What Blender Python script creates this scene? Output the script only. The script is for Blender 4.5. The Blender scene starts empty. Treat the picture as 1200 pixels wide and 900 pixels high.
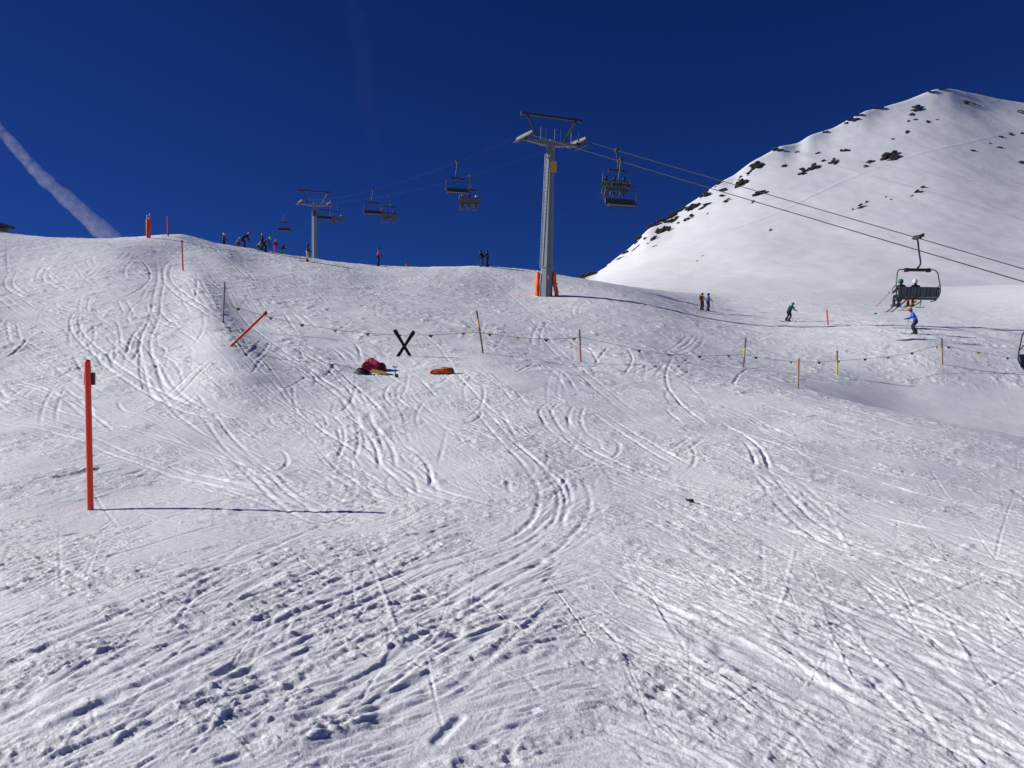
import bpy, bmesh, math, random
import numpy as np
from mathutils import Vector, Matrix

random.seed(7)
rng = np.random.default_rng(11)
R = math.radians
scene = bpy.context.scene
C = scene.collection

# ------------------------------------------------------------------ camera
F = 930.0 / 1200.0
cam_data = bpy.data.cameras.new('camera')
cam_data.sensor_width = 36.0
cam_data.lens = F * 36.0
cam_data.clip_start = 0.05
cam_data.clip_end = 60000
cam = bpy.data.objects.new('camera', cam_data)
cam.location = (0, 0, 0)
cam.rotation_euler = (R(90), 0, 0)
C.objects.link(cam)
scene.camera = cam

# ------------------------------------------------------------------ sky, sun, exposure
SUN_EL = 26.0
SHADOW = Vector((1.0, -0.10, 0)).normalized()          # ground direction of the shadows
world = bpy.data.worlds.new('World'); scene.world = world
world.use_nodes = True
wn = world.node_tree
wn.nodes.clear()
sky = wn.nodes.new('ShaderNodeTexSky')
sky.sky_type = 'NISHITA'
sky.sun_disc = False
sky.sun_elevation = R(SUN_EL)
sky.sun_rotation = math.atan2(-SHADOW.x, -SHADOW.y)
sky.altitude = 3000
sky.air_density = 1.0
sky.dust_density = 0.0
sky.ozone_density = 6.0
tint = wn.nodes.new('ShaderNodeMix'); tint.data_type = 'RGBA'; tint.blend_type = 'MULTIPLY'
tint.inputs[0].default_value = 1.0
tint.inputs[7].default_value = (0.15, 0.30, 0.74, 1)
bg = wn.nodes.new('ShaderNodeBackground'); bg.inputs[1].default_value = 0.05
wo = wn.nodes.new('ShaderNodeOutputWorld')
wn.links.new(sky.outputs[0], tint.inputs[6])
wn.links.new(tint.outputs[2], bg.inputs[0])
wn.links.new(bg.outputs[0], wo.inputs[0])

sun_data = bpy.data.lights.new('sun', 'SUN')
sun_data.energy = 4.6
sun_data.angle = R(0.53)
sun_data.color = (1.0, 0.968, 0.935)
sun = bpy.data.objects.new('sun', sun_data)
sdir = Vector((SHADOW.x * math.cos(R(SUN_EL)), SHADOW.y * math.cos(R(SUN_EL)), -math.sin(R(SUN_EL))))
sun.rotation_euler = sdir.to_track_quat('-Z', 'Y').to_euler()
sun.location = (-60, 0, 60)
C.objects.link(sun)

scene.view_settings.view_transform = 'Standard'
scene.view_settings.look = 'None'
scene.view_settings.exposure = 0.20
scene.view_settings.gamma = 1.0
try:
    scene.cycles.volume_step_rate = 1.0
    scene.cycles.max_bounces = 6
except Exception:
    pass

# ------------------------------------------------------------------ helpers: tags, materials, meshes
def tag(o, label=None, cat=None, group=None, kind=None):
    if label: o['label'] = label
    if cat: o['category'] = cat
    if group: o['group'] = group
    if kind: o['kind'] = kind
    return o

def empty(name, loc, rz=0.0, label=None, cat=None, group=None):
    o = bpy.data.objects.new(name, None)
    o.empty_display_size = 0.2
    o.location = loc
    o.rotation_euler = (0, 0, rz)
    C.objects.link(o)
    return tag(o, label, cat, group)

_mats = {}
def mat(name, col, rough=0.6, metal=0.0, noise=0.0, nscale=8.0, bump=0.0, bscale=30.0, spec=0.5):
    if name in _mats: return _mats[name]
    m = bpy.data.materials.new(name); m.use_nodes = True
    nt = m.node_tree; b = nt.nodes['Principled BSDF']
    b.inputs['Base Color'].default_value = (*col, 1)
    b.inputs['Roughness'].default_value = rough
    b.inputs['Metallic'].default_value = metal
    b.inputs['Specular IOR Level'].default_value = spec
    tc = nt.nodes.new('ShaderNodeTexCoord')
    n = nt.nodes.new('ShaderNodeTexNoise'); n.inputs['Scale'].default_value = nscale; n.inputs['Detail'].default_value = 5
    nt.links.new(tc.outputs['Object'], n.inputs['Vector'])
    r = nt.nodes.new('ShaderNodeMapRange')
    r.inputs['To Min'].default_value = 1 - noise; r.inputs['To Max'].default_value = 1 + noise
    nt.links.new(n.outputs['Fac'], r.inputs['Value'])
    mx = nt.nodes.new('ShaderNodeMix'); mx.data_type = 'RGBA'; mx.blend_type = 'MULTIPLY'; mx.inputs[0].default_value = 1
    mx.inputs[6].default_value = (*col, 1)
    nt.links.new(r.outputs['Result'], mx.inputs[7])
    nt.links.new(mx.outputs[2], b.inputs['Base Color'])
    if bump > 0:
        n2 = nt.nodes.new('ShaderNodeTexNoise'); n2.inputs['Scale'].default_value = bscale; n2.inputs['Detail'].default_value = 4
        nt.links.new(tc.outputs['Object'], n2.inputs['Vector'])
        bp = nt.nodes.new('ShaderNodeBump'); bp.inputs['Strength'].default_value = 0.6; bp.inputs['Distance'].default_value = bump
        nt.links.new(n2.outputs['Fac'], bp.inputs['Height'])
        nt.links.new(bp.outputs['Normal'], b.inputs['Normal'])
    _mats[name] = m
    return m

class MB:
    def __init__(s): s.v = []; s.f = []
    def add(s, vs, fs):
        o = len(s.v); s.v += [tuple(v) for v in vs]; s.f += [tuple(i + o for i in f) for f in fs]; return s
    def box(s, c, size, rot=None, taper=1.0):
        x, y, z = (k / 2 for k in size)
        vs = []
        for dz in (-1, 1):
            t = taper if dz > 0 else 1.0
            for dx, dy in ((-1, -1), (1, -1), (1, 1), (-1, 1)):
                p = Vector((dx * x * t, dy * y * t, dz * z))
                if rot is not None: p = rot @ p
                vs.append(p + Vector(c))
        return s.add(vs, [(3, 2, 1, 0), (4, 5, 6, 7), (0, 1, 5, 4), (1, 2, 6, 5), (2, 3, 7, 6), (3, 0, 4, 7)])
    def tube(s, pts, rad, n=8, cap=True):
        pts = [Vector(p) for p in pts]
        if not hasattr(rad, '__len__'): rad = [rad] * len(pts)
        up = None; rings = []
        for i, p in enumerate(pts):
            d = (pts[min(i + 1, len(pts) - 1)] - pts[max(i - 1, 0)]).normalized()
            if up is None:
                up = Vector((0, 0, 1)) if abs(d.z) < 0.9 else Vector((1, 0, 0))
            a = d.cross(up).normalized(); b = a.cross(d).normalized(); up = b
            rings.append([p + a * math.cos(2 * math.pi * k / n) * rad[i] + b * math.sin(2 * math.pi * k / n) * rad[i] for k in range(n)])
        vs = [v for r in rings for v in r]; fs = []
        for i in range(len(pts) - 1):
            for k in range(n):
                fs.append((i * n + k, i * n + (k + 1) % n, (i + 1) * n + (k + 1) % n, (i + 1) * n + k))
        if cap:
            fs.append(tuple(reversed(range(n)))); fs.append(tuple(range((len(pts) - 1) * n, len(pts) * n)))
        return s.add(vs, fs)
    def lathe(s, prof, n=16, c=(0, 0, 0), rot=None):
        vs = []
        for r, z in prof:
            for k in range(n):
                p = Vector((r * math.cos(2 * math.pi * (k + .5) / n), r * math.sin(2 * math.pi * (k + .5) / n), z))
                if rot is not None: p = rot @ p
                vs.append(p + Vector(c))
        fs = []
        for i in range(len(prof) - 1):
            for k in range(n):
                fs.append((i * n + k, i * n + (k + 1) % n, (i + 1) * n + (k + 1) % n, (i + 1) * n + k))
        fs.append(tuple(reversed(range(n)))); fs.append(tuple(range((len(prof) - 1) * n, len(prof) * n)))
        return s.add(vs, fs)
    def mesh(s, name, m, smooth=False, bevel=0.0):
        me = bpy.data.meshes.new(name); me.from_pydata(s.v, [], s.f); me.update()
        bm = bmesh.new(); bm.from_mesh(me)
        bmesh.ops.recalc_face_normals(bm, faces=bm.faces)
        if bevel > 0:
            es = [e for e in bm.edges if len(e.link_faces) == 2 and e.calc_face_angle(0) > 0.7]
            bmesh.ops.bevel(bm, geom=es, offset=bevel, segments=2, affect='EDGES', profile=0.5)
        bm.to_mesh(me); bm.free()
        me.materials.append(m)
        if smooth:
            me.polygons.foreach_set('use_smooth', [True] * len(me.polygons))
            try: me.set_sharp_from_angle(angle=R(40))
            except Exception: pass
        return me
    def build(s, name, m, parent=None, smooth=False, bevel=0.0, loc=None):
        o = bpy.data.objects.new(name, s.mesh(name, m, smooth, bevel)); C.objects.link(o)
        if parent is not None: o.parent = parent
        if loc is not None: o.location = loc
        return o

def copy_tree(o, parent=None):
    c = o.copy(); C.objects.link(c)
    if parent is not None: c.parent = parent
    for ch in list(o.children): copy_tree(ch, c)
    return c

# ------------------------------------------------------------------ noise
_pt = rng.random((256, 256)).astype(np.float32) * 2 * np.pi
_gx, _gy = np.cos(_pt), np.sin(_pt)
def perlin(x, y, ox=0.0, oy=0.0):
    x = x + ox; y = y + oy
    xi = np.floor(x).astype(np.int32); yi = np.floor(y).astype(np.int32)
    xf = (x - xi).astype(np.float32); yf = (y - yi).astype(np.float32)
    u = xf * xf * xf * (xf * (xf * 6 - 15) + 10); v = yf * yf * yf * (yf * (yf * 6 - 15) + 10)
    x0 = xi & 255; x1 = (xi + 1) & 255; y0 = yi & 255; y1 = (yi + 1) & 255
    a = _gx[x0, y0] * xf + _gy[x0, y0] * yf
    b = _gx[x1, y0] * (xf - 1) + _gy[x1, y0] * yf
    c = _gx[x0, y1] * xf + _gy[x0, y1] * (yf - 1)
    d = _gx[x1, y1] * (xf - 1) + _gy[x1, y1] * (yf - 1)
    return ((a + u * (b - a)) * (1 - v) + (c + u * (d - c)) * v) * 1.5

# ------------------------------------------------------------------ height fields (thin plate splines through surveyed points)
class Spline:
    def __init__(s, pts):
        P = np.array(pts, float)
        s.q = s.warp(P[:, 0], P[:, 1]); s.n = len(P)
        d = s.phi(np.linalg.norm(s.q[:, None] - s.q[None], axis=2))
        A = np.zeros((s.n + 3, s.n + 3)); A[:s.n, :s.n] = d + np.eye(s.n) * 1e-5
        A[:s.n, s.n] = 1; A[:s.n, s.n + 1:] = s.q; A[s.n:, :s.n] = A[:s.n, s.n:].T
        s.w = np.linalg.solve(A, np.concatenate([P[:, 2], np.zeros(3)]))
    @staticmethod
    def warp(x, y):
        return np.stack([np.arctan2(x, y) * 2.6, np.log(np.maximum(np.hypot(x, y), 0.3))], -1)
    @staticmethod
    def phi(r):
        return np.where(r > 1e-9, r * r * np.log(np.maximum(r, 1e-9)), 0)
    def __call__(s, x, y):
        x = np.asarray(x, float); y = np.asarray(y, float); sh = x.shape
        q = s.warp(x.ravel(), y.ravel()); out = np.empty(len(q))
        for i in range(0, len(q), 60000):
            k = q[i:i + 60000].astype(np.float32)
            acc = (s.w[s.n] + k[:, 0] * s.w[s.n + 1] + k[:, 1] * s.w[s.n + 2]).astype(np.float64)
            d2 = (k[:, None, 0] - s.q[None, :, 0].astype(np.float32)) ** 2 + (k[:, None, 1] - s.q[None, :, 1].astype(np.float32)) ** 2
            acc += (0.5 * d2 * np.log(np.maximum(d2, 1e-12))) @ s.w[:s.n].astype(np.float32)
            out[i:i + 60000] = acc
        return out.reshape(sh)

def P3(px, py, Y):                       # a bearing and a distance turned into a place
    return ((px - 600) / 930.0 * Y, Y, (450 - py) / 930.0 * Y)

G = [(0, 1, -1.6), (1, 0, -1.6), (-1, 0, -1.6), (0.7, -0.7, -1.62), (-0.7, -0.7, -1.62),
     (0, 3, -1.6), (2, 2.6, -1.62), (-2, 2.6, -1.6), (8, 0, -2.0), (-8, 0, -1.7), (5, -8, -2.9), (-5, -8, -2.8), (0.3, -9, -3.0), (-0.3, -9, -3.0),
     (30, 0, -4), (-30, 0, -2), (15, -30, -6), (-15, -30, -6), (120, 0, -6), (-120, 0, 8), (60, -100, -16), (-60, -100, -14),
     (1500, 0, -20), (-1500, 0, -20), (900, -1200, -40), (-900, -1200, -40)]
for t in [(0, 701, 6), (300, 701, 6), (600, 701, 6), (900, 705, 6), (1200, 712, 6),
          (-60, 596, 10.8), (106, 597, 10.8), (350, 597, 10.6), (600, 597, 10.6), (850, 600, 10.6), (1200, 608, 10.6), (1450, 612, 10.6),
          (0, 540, 14), (150, 541, 14), (300, 541, 14), (450, 531, 15), (600, 540, 13.8), (750, 560, 13), (900, 570, 12.4),
          (-150, 480, 20), (0, 480, 20), (150, 479, 20), (300, 480, 20), (450, 480, 20), (600, 490, 19), (750, 500, 18.5), (900, 500, 19.5), (900, 520, 16.5),
          (0, 420, 28), (150, 418, 28), (300, 430, 26), (440, 430, 29), (600, 450, 25), (750, 450, 28), (900, 470, 24.5),
          (0, 350, 42), (150, 345, 43), (300, 380, 37), (450, 400, 34.5), (563, 413, 33), (680, 424, 34), (750, 415, 38),
          (0, 310, 55), (150, 305, 57), (213, 317, 57), (213, 295, 68), (255, 322, 55), (255, 301, 67), (300, 308, 70), (240, 350, 43.5), (300, 330, 54), (450, 360, 48), (600, 370, 52), (750, 385, 52), (900, 400, 55),
          (450, 331, 68), (600, 340, 73), (640, 347, 70), (755, 353, 72), (825, 364, 81), (923, 377, 74),
          (872, 430, 41), (1071, 392, 58), (981, 439, 43), (1104, 427, 47), (1160, 430, 48),
          (936, 456, 33), (1000, 474, 30), (1060, 490, 28), (1130, 504, 26), (1200, 517, 24.5), (1350, 535, 23),
          (1000, 472, 34), (1000, 450, 41), (1060, 489, 33.5), (1060, 460, 41), (1130, 501, 32.5), (1130, 465, 41), (1200, 514, 31), (1200, 475, 40), (1200, 438, 47), (1400, 500, 36), (1400, 440, 47),
          (1000, 520, 17.2), (1100, 540, 15.6), (1200, 560, 14.6), (1400, 590, 14),
          (1200, 398, 59), (1400, 398, 60), (1200, 360, 100), (1000, 358, 100), (850, 353, 104), (1100, 346, 128),
          (-500, 282, 76), (-200, 270, 76), (0, 275, 76), (100, 280, 74), (180, 276, 76), (212, 274.5, 77), (250, 284, 78), (300, 292, 81), (360, 302, 84), (430, 310.5, 86),
          (480, 313, 88), (560, 312, 92), (620, 316.5, 94), (700, 331, 102), (760, 339, 115), (840, 343, 130), (900, 341, 140), (1000, 338, 150), (1100, 335.5, 150), (1200, 333.5, 150), (1400, 330, 150),
          (-300, 330, 105), (0, 335, 105), (100, 335, 105), (212, 335, 105), (300, 335, 110), (400, 340, 115), (500, 342, 118), (600, 345, 120),
          (366, 346, 140), (-200, 380, 170), (100, 380, 170), (500, 372, 165), (700, 365, 165), (840, 362, 180), (1000, 362, 200), (1200, 362, 200), (1400, 362, 200),
          (-400, 410, 400), (200, 410, 400), (700, 410, 400), (1300, 415, 400), (-400, 440, 1500), (600, 440, 1500), (1400, 440, 1500)]:
    G.append(P3(*t))
G += [(P3(1060, 490, 30.2)[0], 30.2, -1.52), (P3(1130, 500, 28.8)[0], 28.8, -1.95), (P3(1200, 517, 27.3)[0], 27.3, -2.30), (P3(1000, 474, 31.8)[0], 31.8, -0.92)]
ground_base = Spline(G)

RIDGE = [P3(213, 283, 72), P3(222, 300, 62), P3(236, 340, 46), P3(256, 400, 31.5), P3(273, 460, 22.5), P3(285, 510, 17)]
def polydist(x, y, pts):
    best = np.full(x.shape, 1e9); sd = np.zeros(x.shape); tt = np.zeros(x.shape); n = len(pts) - 1
    for i in range(n):
        ax, ay = pts[i][:2]; bx, by = pts[i + 1][:2]
        dx, dy = bx - ax, by - ay; L = dx * dx + dy * dy
        t = np.clip(((x - ax) * dx + (y - ay) * dy) / L, 0, 1)
        ex = x - ax - t * dx; ey = y - ay - t * dy
        d = np.hypot(ex, ey); m = d < best
        best = np.where(m, d, best); sd = np.where(m, np.sign(dx * ey - dy * ex) * d, sd); tt = np.where(m, (i + t) / n, tt)
    return best, sd, tt
def ground_h(x, y):
    x = np.asarray(x, float); y = np.asarray(y, float)
    z = ground_base(x, y)
    d, sd, t = polydist(x, y, RIDGE)
    sig = np.where(sd > 0, 1.15, 1.3)
    d2 = np.where((t <= 0) | (t >= 1), 0.0, 0.0)
    amp = 0.32 * np.clip((1 - t) * 3.0, 0, 1) * np.clip(t * 1.8, .10, 1)
    z = z + amp * np.exp(-(d / sig) ** 2)
    return z
def gz(x, y): return float(ground_h(np.array([x]), np.array([y]))[0])
def cast(f, px, py, y0=2.5, y1=160, n=900):
    Y = np.geomspace(y0, y1, n); X = (px - 600) / 930.0 * Y; zr = (450 - py) / 930.0 * Y
    h = f(X, Y) - zr; k = np.argmax(h >= 0)
    if h[k] < 0: return None
    if k > 0:
        t = h[k - 1] / (h[k - 1] - h[k]); Yk = Y[k - 1] + t * (Y[k] - Y[k - 1])
    else: Yk = Y[k]
    return ((px - 600) / 930.0 * Yk, Yk, (450 - py) / 930.0 * Yk)
def place(px, py, hint=None):
    p = cast(ground_h, px, py)
    if hint is not None and (p is None or abs(p[1] - hint) / hint > 0.3):
        X = (px - 600) / 930.0 * hint; p = (X, hint, gz(X, hint))
    return Vector(p)
# fast table for many placements
_tpx = np.linspace(-80, 1280, 171); _tY = np.geomspace(2.6, 150, 420)
_TX = (_tpx[:, None] - 600) / 930.0 * _tY[None]; _TZ = ground_h(_TX, np.broadcast_to(_tY, _TX.shape))
_Tpy = 450 - _TZ / _tY[None] * 930.0                  # bearing below the eye of every place in the table
_Tmin = np.minimum.accumulate(_Tpy, axis=1)
def quick(px, py):
    i = (px - _tpx[0]) / (_tpx[1] - _tpx[0]); i0 = int(np.clip(i, 0, len(_tpx) - 2)); f = i - i0
    row = _Tmin[i0] * (1 - f) + _Tmin[i0 + 1] * f
    k = int(np.searchsorted(-row, -py)); k = min(max(k, 1), len(_tY) - 1)
    a, b = row[k - 1], row[k]; t = 0 if abs(a - b) < 1e-6 else np.clip((a - py) / (a - b), 0, 1)
    Y = _tY[k - 1] + t * (_tY[k] - _tY[k - 1])
    return (px - 600) / 930.0 * Y, Y

# ------------------------------------------------------------------ materials
def snow_material(name, far=False):
    m = bpy.data.materials.new(name); m.use_nodes = True; nt = m.node_tree; b = nt.nodes['Principled BSDF']
    b.inputs['Roughness'].default_value = 0.6
    b.inputs['Specular IOR Level'].default_value = 0.25
    if not far:
        b.inputs['Subsurface Weight'].default_value = 0.55; b.inputs['Subsurface Radius'].default_value = (0.9, 1.0, 1.15); b.inputs['Subsurface Scale'].default_value = 0.02
    tc = nt.nodes.new('ShaderNodeTexCoord')
    def noise(sc, det, rough=0.6):
        n = nt.nodes.new('ShaderNodeTexNoise'); n.inputs['Scale'].default_value = sc; n.inputs['Detail'].default_value = det; n.inputs['Roughness'].default_value = rough
        nt.links.new(tc.outputs['Object'], n.inputs['Vector']); return n
    n = noise(0.35 if not far else 0.02, 5)
    cr = nt.nodes.new('ShaderNodeValToRGB')
    cr.color_ramp.elements[0].color = (0.74, 0.76, 0.80, 1); cr.color_ramp.elements[0].position = 0.3
    cr.color_ramp.elements[1].color = (0.84, 0.85, 0.87, 1); cr.color_ramp.elements[1].position = 0.7
    nt.links.new(n.outputs['Fac'], cr.inputs[0]); nt.links.new(cr.outputs[0], b.inputs['Base Color'])
    if far:
        n1 = noise(0.15, 8, 0.6); bp = nt.nodes.new('ShaderNodeBump'); bp.inputs['Distance'].default_value = 0.5; bp.inputs['Strength'].default_value = 0.35
        nt.links.new(n1.outputs['Fac'], bp.inputs['Height']); nt.links.new(bp.outputs[0], b.inputs['Normal'])
    else:
        n0 = noise(2.2, 5, 0.6); bp0 = nt.nodes.new('ShaderNodeBump'); bp0.inputs['Distance'].default_value = 0.09; bp0.inputs['Strength'].default_value = 0.7
        nt.links.new(n0.outputs['Fac'], bp0.inputs['Height'])
        at = nt.nodes.new('ShaderNodeAttribute'); at.attribute_name = 'grain'
        for tgt, k_ in ((bp0, .75),): 
            mu = nt.nodes.new('ShaderNodeMath'); mu.operation = 'MULTIPLY'; mu.inputs[1].default_value = k_; nt.links.new(at.outputs['Fac'], mu.inputs[0]); nt.links.new(mu.outputs[0], tgt.inputs['Strength'])
        n1 = noise(9.0, 7, 0.68); bp = nt.nodes.new('ShaderNodeBump'); bp.inputs['Distance'].default_value = 0.06; bp.inputs['Strength'].default_value = 0.8
        nt.links.new(n1.outputs['Fac'], bp.inputs['Height'])
        mu = nt.nodes.new('ShaderNodeMath'); mu.operation = 'MULTIPLY'; mu.inputs[1].default_value = .9; nt.links.new(at.outputs['Fac'], mu.inputs[0]); nt.links.new(mu.outputs[0], bp.inputs['Strength'])
        nt.links.new(bp0.outputs['Normal'], bp.inputs['Normal'])
        n2 = noise(70.0, 4, 0.7); bp2 = nt.nodes.new('ShaderNodeBump'); bp2.inputs['Distance'].default_value = 0.01; bp2.inputs['Strength'].default_value = 0.7
        nt.links.new(n2.outputs['Fac'], bp2.inputs['Height']); nt.links.new(bp.outputs[0], bp2.inputs['Normal']); nt.links.new(bp2.outputs[0], b.inputs['Normal'])
    return m
SNOW = snow_material('piste_snow'); SNOW_FAR = snow_material('mountain_snow', True)
ROCK = mat('dark_rock', (0.018, 0.0145, 0.013), 0.95, noise=0.6, nscale=0.25, bump=0.8, bscale=0.6)
GALV = mat('galvanised_steel', (0.20, 0.22, 0.235), 0.5, 0.35, noise=0.12, nscale=2)
DARKSTEEL = mat('dark_steel', (0.035, 0.037, 0.042), 0.5, 0.3, noise=0.2, nscale=4)
CHAIRGREY = mat('chair_grey_plastic', (0.055, 0.068, 0.078), 0.45, noise=0.15, nscale=5)
RUBBER = mat('black_rubber', (0.02, 0.02, 0.022), 0.7)
ROPE = mat('steel_rope', (0.022, 0.023, 0.026), 0.7, 0.0)
BRIGHT = mat('worn_sheave_rubber_and_metal', (0.15, 0.135, 0.11), 0.6, 0.1, noise=.3, nscale=3)
ORANGE = mat('signal_orange_paint', (0.85, 0.055, 0.014), 0.45, noise=0.1, nscale=6)
PADORANGE = mat('orange_foam_cover', (0.80, 0.10, 0.02), 0.6, noise=0.12, nscale=3, bump=0.02, bscale=5)
YELLOW = mat('yellow_plate', (0.62, 0.30, 0.01), 0.5)
REFLECT = mat('grey_reflector', (0.09, 0.095, 0.11), 0.4, 0.2)

# ------------------------------------------------------------------ people
SKIN = mat('skin', (0.45, 0.26, 0.19), 0.6)
def skin_mesh(name, pts, edges, radii, root=0, levels=1):
    me = bpy.data.meshes.new(name); me.from_pydata([tuple(p) for p in pts], edges, [])
    o = bpy.data.objects.new(name, me); C.objects.link(o)
    md = o.modifiers.new('skin', 'SKIN'); md.use_smooth_shade = True
    for i, r in enumerate(radii):
        sv = me.skin_vertices[0].data[i]; sv.radius = r if hasattr(r, '__len__') else (r, r); sv.use_root = (i == root)
    sd = o.modifiers.new('sub', 'SUBSURF'); sd.levels = levels; sd.render_levels = levels
    dg = bpy.context.evaluated_depsgraph_get(); dg.update()
    out = bpy.data.meshes.new_from_object(o.evaluated_get(dg)); out.name = name
    bpy.data.objects.remove(o); bpy.data.meshes.remove(me)
    return out

_glove = None
def glove_mesh():
    pts = [(0, 0, 0), (0, .05, 0), (0, .09, -.01)]; ed = [(0, 1), (1, 2)]; ra = [.035, (.045, .03), (.042, .025)]
    for k, (dx, L) in enumerate(((-.033, .05), (-.011, .06), (.011, .058), (.033, .045))):
        i = len(pts); pts += [(dx, .11, -.015), (dx, .11 + L * .6, -.03), (dx, .11 + L * .8, -.055)]; ed += [(2, i), (i, i + 1), (i + 1, i + 2)]; ra += [.014, .013, .011]
    i = len(pts); pts += [(-.05, .05, -.01), (-.065, .085, -.03)]; ed += [(1, i), (i, i + 1)]; ra += [.017, .014]
    return skin_mesh('glove', pts, ed, ra, 0, 1)

POSES = {
 'stand': dict(pel=(0, 0, .95), che=(0, .03, 1.30), nec=(0, .05, 1.50), hed=(0, .08, 1.66), kn=(.13, .09, .52), an=(.14, -.01, .12), el=(.31, .06, 1.16), ha=(.28, .30, 1.06)),
 'ski': dict(pel=(0, -.10, .84), che=(0, .10, 1.17), nec=(0, .18, 1.36), hed=(0, .26, 1.50), kn=(.15, .14, .50), an=(.16, -.02, .12), el=(.36, .16, 1.04), ha=(.36, .42, 1.0)),
 'crouch': dict(pel=(0, -.25, .55), che=(0, .06, .84), nec=(0, .20, 1.00), hed=(0, .30, 1.13), kn=(.20, .20, .50), an=(.18, -.04, .12), el=(.33, .30, .78), ha=(.25, .50, .70)),
 'bend': dict(pel=(0, -.20, .86), che=(0, .16, 1.08), nec=(0, .34, 1.18), hed=(0, .46, 1.26), kn=(.13, .06, .50), an=(.14, -.02, .12), el=(.27, .34, .85), ha=(.22, .44, .62)),
 'stride': dict(pel=(0, 0, .93), che=(0, .08, 1.27), nec=(0, .13, 1.47), hed=(0, .19, 1.62), kn=(.13, .09, .52), an=(.14, -.01, .12), el=(.30, .02, 1.12), ha=(.30, .28, 1.04), stride=.22),
 'sit': dict(pel=(0, 0, .10), che=(0, .0, .45), nec=(0, .03, .65), hed=(0, .07, .81), kn=(.13, .46, .10), an=(.14, .50, -.33), el=(.30, .10, .32), ha=(.22, .38, .30)),
}
def cmat(kind, col, rough=0.75): return mat(kind + '_%02x%02x%02x' % tuple(int(c * 255) for c in col), col, rough, noise=0.12, nscale=6, bump=0.01, bscale=12, spec=0.2)

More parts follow.
